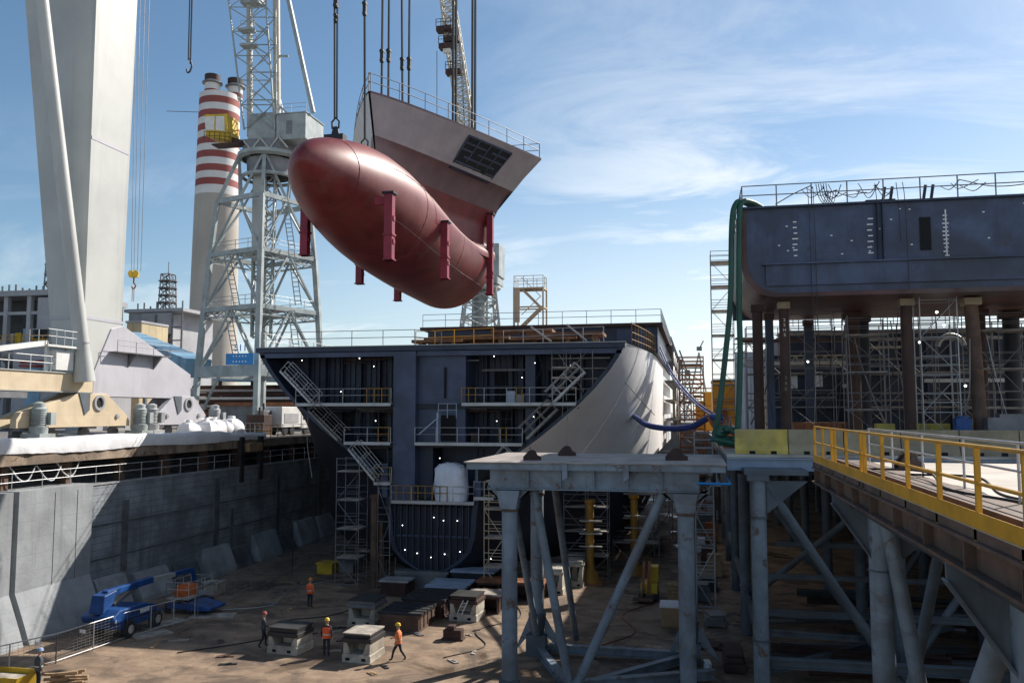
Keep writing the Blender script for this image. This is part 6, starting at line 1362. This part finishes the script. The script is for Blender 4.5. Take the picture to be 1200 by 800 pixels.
for k in range(13):
    p = V((-28.1+rr.uniform(-.5,.5),34.0+rr.uniform(-.35,.35),.12+.09*(k//2))); a = rr.uniform(.1,.6); q = p+V((1.05*math.cos(a),.9*math.sin(a),rr.uniform(-.06,.10)))
    d = MB(); d.bar(p,q,.13,.1); tag(d.build('timber_offcut','wood',None,p),'short sawn timber offcut in the heap beside the yellow skip','timber','timber offcuts by the yellow skip')

# ---- fences on the dock floor
def fence(label,pts,h,gap,signs=(),wires=9,m='galv',r=.035):
    t = thing('mesh_fence',label,'fence',pts[0]); 
    for a,c_ in zip(pts,pts[1:]):
        a,c_=V(a),V(c_); n=max(1,round((c_-a).length/gap))
        for k in range(n+1):
            p=lerp(a,c_,k/n); d=MB(); d.tube(p,p+V((0,0,h)),r,6); d.build('post',m,t)
        d=MB(); d.tube(a+V((0,0,h)),c_+V((0,0,h)),r*.9,6); d.tube(a+V((0,0,.12)),c_+V((0,0,.12)),r*.7,6); d.build('rail',m,t)
        d=MB()
        for k in range(1,wires): d.tube(a+V((0,0,.12+(h-.12)*k/wires)),c_+V((0,0,.12+(h-.12)*k/wires)),.006,3,caps=False)
        L_=(c_-a).length; nn=int(L_/.25)
        for k in range(nn): p=lerp(a,c_,k/nn); d.tube(p+V((0,0,.12)),p+V((0,0,h)),.006,3,caps=False)
        d.build('wire_mesh','galv_dark',t)
    for (i,f) in signs:
        p=lerp(pts[i],pts[i+1],f); d=MB(); d.box(p.x-.16,p.x+.16,p.y-.06,p.y-.05,h-.36,h-.18); d.build('notice_plate','lettering',t)
fence('pale site fence with small white notices at the lower left',[(-32.3,33.0,0),(-30.75,37.2,0),(-30.3,41.9,0),(-29.2,46.6,0)],1.42,1.9,((0,.2),(0,.8),(1,.35),(1,.8)))
fence('dark wire fence running along the foot of the left dock wall',[(-29.2,46.9,0),(-30.6,62,0),(-31.6,84,0)],1.7,2.6,(),6,'galv_dark',.03)
# ---- blue boom lift
LX,LY = -31.2,43.6
LX,LY=-31.3,43.2
t = thing('boom_lift','large blue articulated boom lift parked behind the fence by the dock wall','boom lift',(LX,LY,0))
d = MB(); d.box(LX-.9,LX+.9,LY-1.7,LY+1.9,.55,.95); d.build('chassis','lift_blue',t,bevel=.05)
for x in (-1.1,.75):
    for y in (-1.1,1.3): 
        d = MB(); d.lathe((LX+x,LY+y,.48),[(.01,0),(.25,.0),(.42,.02),(.48,.07),(.48,.30),(.42,.35),(.01,.36)],20,(1,0,0)); o=d.build('wheel','rubber',t,smooth=True); c=MB(); c.lathe((LX+x+(.37 if x>0 else -.01),LY+y,.48),[(.01,0),(.24,0),(.2,.01),(.01,.012)],14,(1,0,0)); c.build('rim','block_white',o)
d = MB(); d.prism([(LX-1.,LY-2.3,.98),(LX-1.,LY+1.4,.98),(LX-1.,LY+1.3,1.35),(LX-1,LY+.2,1.6),(LX-1.,LY-1.9,1.65),(LX-1,LY-2.5,1.35)],(2.,0,0)); o=d.build('turntable','lift_blue',t,bevel=.08); 
c=MB(); c.box(LX+1.003,LX+1.012,LY-.2,LY+.6,1.12,1.36); c.build('name_panel','lettering',o)
d = MB(); d.hexa([(LX-.5,LY-2.5,1.5),(LX+.4,LY-2.5,1.5),(LX+.4,LY-1.7,1.9),(LX-.5,LY-1.7,1.9),(LX-.45,LY-2.35,2.45),(LX+.35,LY-2.35,2.45),(LX+.35,LY-1.3,2.6),(LX-.45,LY-1.3,2.6)]); d.build('boom_riser','lift_blue',t,bevel=.05)
d = MB(); d.bar((LX,LY-1.9,2.45),(LX+.1,LY+2.0,2.5),.36,.34); d.build('lower_boom','lift_blue',t,bevel=.03)
d = MB(); d.bar((LX+.1,LY+2.,2.48),(LX+.1,LY+4.2,2.4),.26,.24); d.build('telescopic_boom','galv',t)
d = MB(); d.bar((LX-.1,LY-1.0,1.7),(LX,LY+.8,2.3),.16,.16); d.build('lift_cylinder','galv_dark',t)
d = MB(); d.bar((LX+.1,LY+4.2,2.42),(LX+.1,LY+6.2,2.35),.26,.26); d.bar((LX+.1,LY+6.2,2.4),(LX+.1,LY+6.5,1.5),.22,.22); d.build('fly_jib','lift_blue',t,bevel=.03)
# second lift with orange sacks
t = thing('scissor_lift','low blue lift platform with an orange bundle in its basket beyond the boom lift','scissor lift',(-30.7,48.6,0)); LX,LY=-30.9,48.7
d = MB(); d.box(LX-.75,LX+.75,LY-1.2,LY+1.4,.3,.62); d.prism([(LX+.8,LY-1.5,.3),(LX+2.2,LY-1.3,.3),(LX+2.2,LY-1.3,.45),(LX+.8,LY-1.5,.8)],(0,1.8,0)); d.build('base_unit','lift_blue',t,bevel=.04)
for y in (-1,1.1):
    for x in (-.95,.7): d=MB(); d.lathe((LX+x,LY+y,.3),[(.01,0),(.28,.02),(.3,.2),(.01,.24)],16,(1,0,0)); d.build('wheel','rubber',t)
d = MB()
for y in (-1.,1.):
    d.bar((LX-.5,LY+y,.62),(LX+.5,LY+y,.9),.08,.1); d.bar((LX+.5,LY+y,.62),(LX-.5,LY+y,.9),.08,.1)
d.build('scissor_arm','galv_dark',t)
d = MB(); d.box(LX-.75,LX+.75,LY-1.3,LY+1.3,.9,.97); railing(d,[(LX-.75,LY-1.3,.97),(LX+.75,LY-1.3,.97),(LX+.75,LY+1.3,.97),(LX-.75,LY+1.3,.97),(LX-.75,LY-1.3,.97)],.95,.8,.025); d.build('basket','galv',t)
d = MB(); rows=[]; 
for zq,k_ in ((.98,.9),(1.3,.95),(1.6,.7),(1.7,.2)): rows.append([(LX-.1+.6*k_*math.copysign(abs(math.cos(a))**.6,math.cos(a)),LY-.2+.8*k_*math.copysign(abs(math.sin(a))**.6,math.sin(a)),zq) for a in [2*PI*k/14 for k in range(14)]])
d.grid(rows,True); d.add(rows[-1],[tuple(range(14))]); tag(d.build('bundle','bag_orange',None,(LX,LY,.98),smooth=True),'orange bundle lying in the basket of the low blue lift','bundle')
d = MB(); d.box(-32.6,-31.6,53.,54.,0,.75); d.box(-32.7,-31.5,52.9,54.1,.75,.82); tag(d.build('crate','block_white',None,(-32,53.5,0)),'small pale crate by the dock wall beyond the orange bundle','crate')
for i,(x,y,l_,rz) in enumerate(((-30.3,45.2,2.6,1.2),(-29.6,43.0,2.0,1.0),(-28.6,47.6,2.6,.3))):
    d = MB(); d.obox((x,y,.03),(l_,1.2,.05),rz); tag(d.build('ground_sheet','plank',None,(x,y,0)),('pale board on the ground right beside the boom lift','pale board on the ground in front of the boom lift','pale board on the ground between the two blue lifts')[i],'board')

rr = random.Random(91)
for i,(pts,m,lab) in enumerate((([(-26,40,.03),(-23,43.5,.03),(-24,47,.03),(-21.5,49.5,.03),(-20.8,55,.03)],'rubber','black hose winding across the shaded dock floor to the left scaffold'),
    ([(-12.5,42,.03),(-11,44.5,.03),(-12.2,47.5,.03),(-10.5,51,.03),(-11.6,55,.03)],'rubber','black hose lying on the sunlit floor left of the trestle column'),
    ([(-5,46,.03),(-3.5,49,.03),(-4.5,53,.03),(-2.6,57,.03)],'rust_orange','orange cable on the dock floor leading to the drilling machine'),
    ([(-29,49,.03),(-26.5,51,.03),(-27.5,56,.03),(-25.5,60,.03)],'galv','pale cable along the floor near the dock wall fence'))):
    d = MB(); d.path(bez(pts,10),.03,6); tag(d.build('floor_hose',m,None,pts[0],smooth='all'),lab,'hose')
for k in range(46):
    x,y = rr.uniform(-29,-8.8), rr.uniform(38,62); s_ = rr.uniform(.08,.28); a = rr.uniform(0,3)
    d = MB(); d.obox((x,y,.03),(s_*rr.uniform(1.2,5),s_,.05),a); d.obox((x+s_*.3,y,.075),(s_,s_*.6,.035),a+.5); tag(d.build('scrap_piece',rr.choice(['wood','rust_steel','galv_dark','plank','black_steel']),None,(x,y,0)),'small offcut of scrap lying loose on the dock floor','scrap','scrap on the dock floor')
d = MB(); d.box(-13.6,-12.4,45.2,45.9,0,.1); d.box(-13.5,-12.5,45.25,45.85,.1,.55); d.box(-13.3,-12.9,45.3,45.8,.55,.75); tag(d.build('tool_chest','rust_brown',None,(-13,45.5,0),bevel=.02),'low brown tool chest on the sunlit floor behind the striding worker','tool chest')
# ---- dock floor right of the trestle
t = thing('yellow_machine','yellow brown tracked drilling machine on the dock floor behind the trestle','machine',(-3.1,58,0)); MX,MY=-3.2,58
for x in (-.45,.45): d=MB(); d.prism([(MX+x-.16,MY-1.1,.12),(MX+x-.16,MY-.9,.0),(MX+x-.16,MY+.9,0),(MX+x-.16,MY+1.1,.12),(MX+x-.16,MY+1.1,.45),(MX+x-.16,MY-1.1,.45)],(.32,0,0)); d.build('track','rubber',t)
d = MB(); d.box(MX-.5,MX+.6,MY-.8,MY+.9,.46,1.1); d.box(MX+.1,MX+.65,MY-.2,MY+.9,1.1,2.1); d.build('engine_housing','yellow_paint',t,bevel=.05)
for x in (-.35,.0): d=MB(); d.bar((MX+x,MY-.9,.5),(MX+x+.1,MY-.6,2.5),.18,.22); d.build('drill_mast','rust_orange',t)
d = MB(); d.obox((MX-.3,MY-1.5,.25),(1.3,.7,.12)); d.bar((MX-.4,MY-1.3,.3),(MX-.3,MY-.8,.9),.15,.15); d.build('front_blade','rust_steel',t)
t = thing('tool_crate','cardboard brown crate with a white lid beside the right trestle column','crate',(-1.5,51,0)); d = MB(); d.box(-2.1,-.7,50.3,51.6,.1,1.15); d.build('crate_body','cardboard',t,bevel=.02); d = MB(); d.box(-2.2,-.6,50.2,51.7,1.15,1.3); d.build('lid','tarp_white',t,bevel=.03); d = MB(); d.box(-2.05,-.75,50.4,51.5,0,.1); d.build('pallet_base','wood',t)
t = thing('pallet_stack','small stack of brown pallets behind the crate with the white lid','pallet stack',(-1.5,56,0))
for k in range(7): d=MB(); d.box(-1.9,-.9,55.6,56.5,.22*k,.22*k+.05); d.box(-1.9,-.9,55.65,55.8,.22*k+.052,.22*k+.17); d.box(-1.9,-.9,56.3,56.45,.22*k+.052,.22*k+.17); d.build('pallet','wood',t)
rr = random.Random(55); spec = [
 ('steel_plate','rusty plate lying flat by the quay piles, nearest the trestle column',.5,47,1.4,1.6,.12,'rust_brown'),('plate_pile','low pile of grey plates at the foot of the quay piles',.9,52,1.2,2.,.6,'galv_dark'),
 ('tool_box','grey tool box on the dock floor near the quay piles',.2,58,1.1,1.2,1.1,'jetty_grey'),('white_sack','bright white sack lying at the quay piles near the column foot',.35,42.2,.35,1.0,.55,'tarp_white'),
 ('trolley','dark trolley with pale deck further along the quay piles',.6,62,1.3,2.2,.9,'black_steel'),('crate','brown crate stacked against the quay piles',1.2,67,1.2,1.3,1.6,'wood'),('crate','dark crate beyond the dark trolley',.9,72,1.4,1.6,1.4,'rust_brown'),
 ('white_sack','glossy white sacks far along the quay piles',.3,78,.8,1.2,1.2,'tarp_white'),('cable_drum_frame','orange brown frame far along the quay piles',1.2,84,1.2,1.6,1.8,'rust_orange'),('crate','furthest crate at the foot of the quay piles',.8,92,1.5,2.,1.7,'jetty_grey'),('steel_plate','pale plate leaning out from under the quay',.2,66,1.3,.9,.2,'galv'),('beam_pile','pile of rusty beams between the first quay pile and the column',1.6,44,1.,3.2,.7,'rust_brown')]
for (nm,lab,x,y,wx,wy,h_,m) in spec:
    d = MB(); d.box(x-wx/2,x+wx/2,y-wy/2,y+wy/2,.06,h_*.62); d.box(x-wx/2+.06,x+wx/2-.1,y-wy/2+.1,y+wy/2-.05,h_*.625,h_*.9); d.obox((x,y,h_*.95+.02),(wx*.8,wy*.7,h_*.09+.02),rr.uniform(-.3,.3)); d.box(x-wx/2+.05,x-wx/2+.2,y-wy/2,y+wy/2,0,.058); d.box(x+wx/2-.2,x+wx/2-.05,y-wy/2,y+wy/2,0,.058)
    tag(d.build(nm,m,None,(x,y,0),bevel=.02),lab,nm.replace('_',' '))
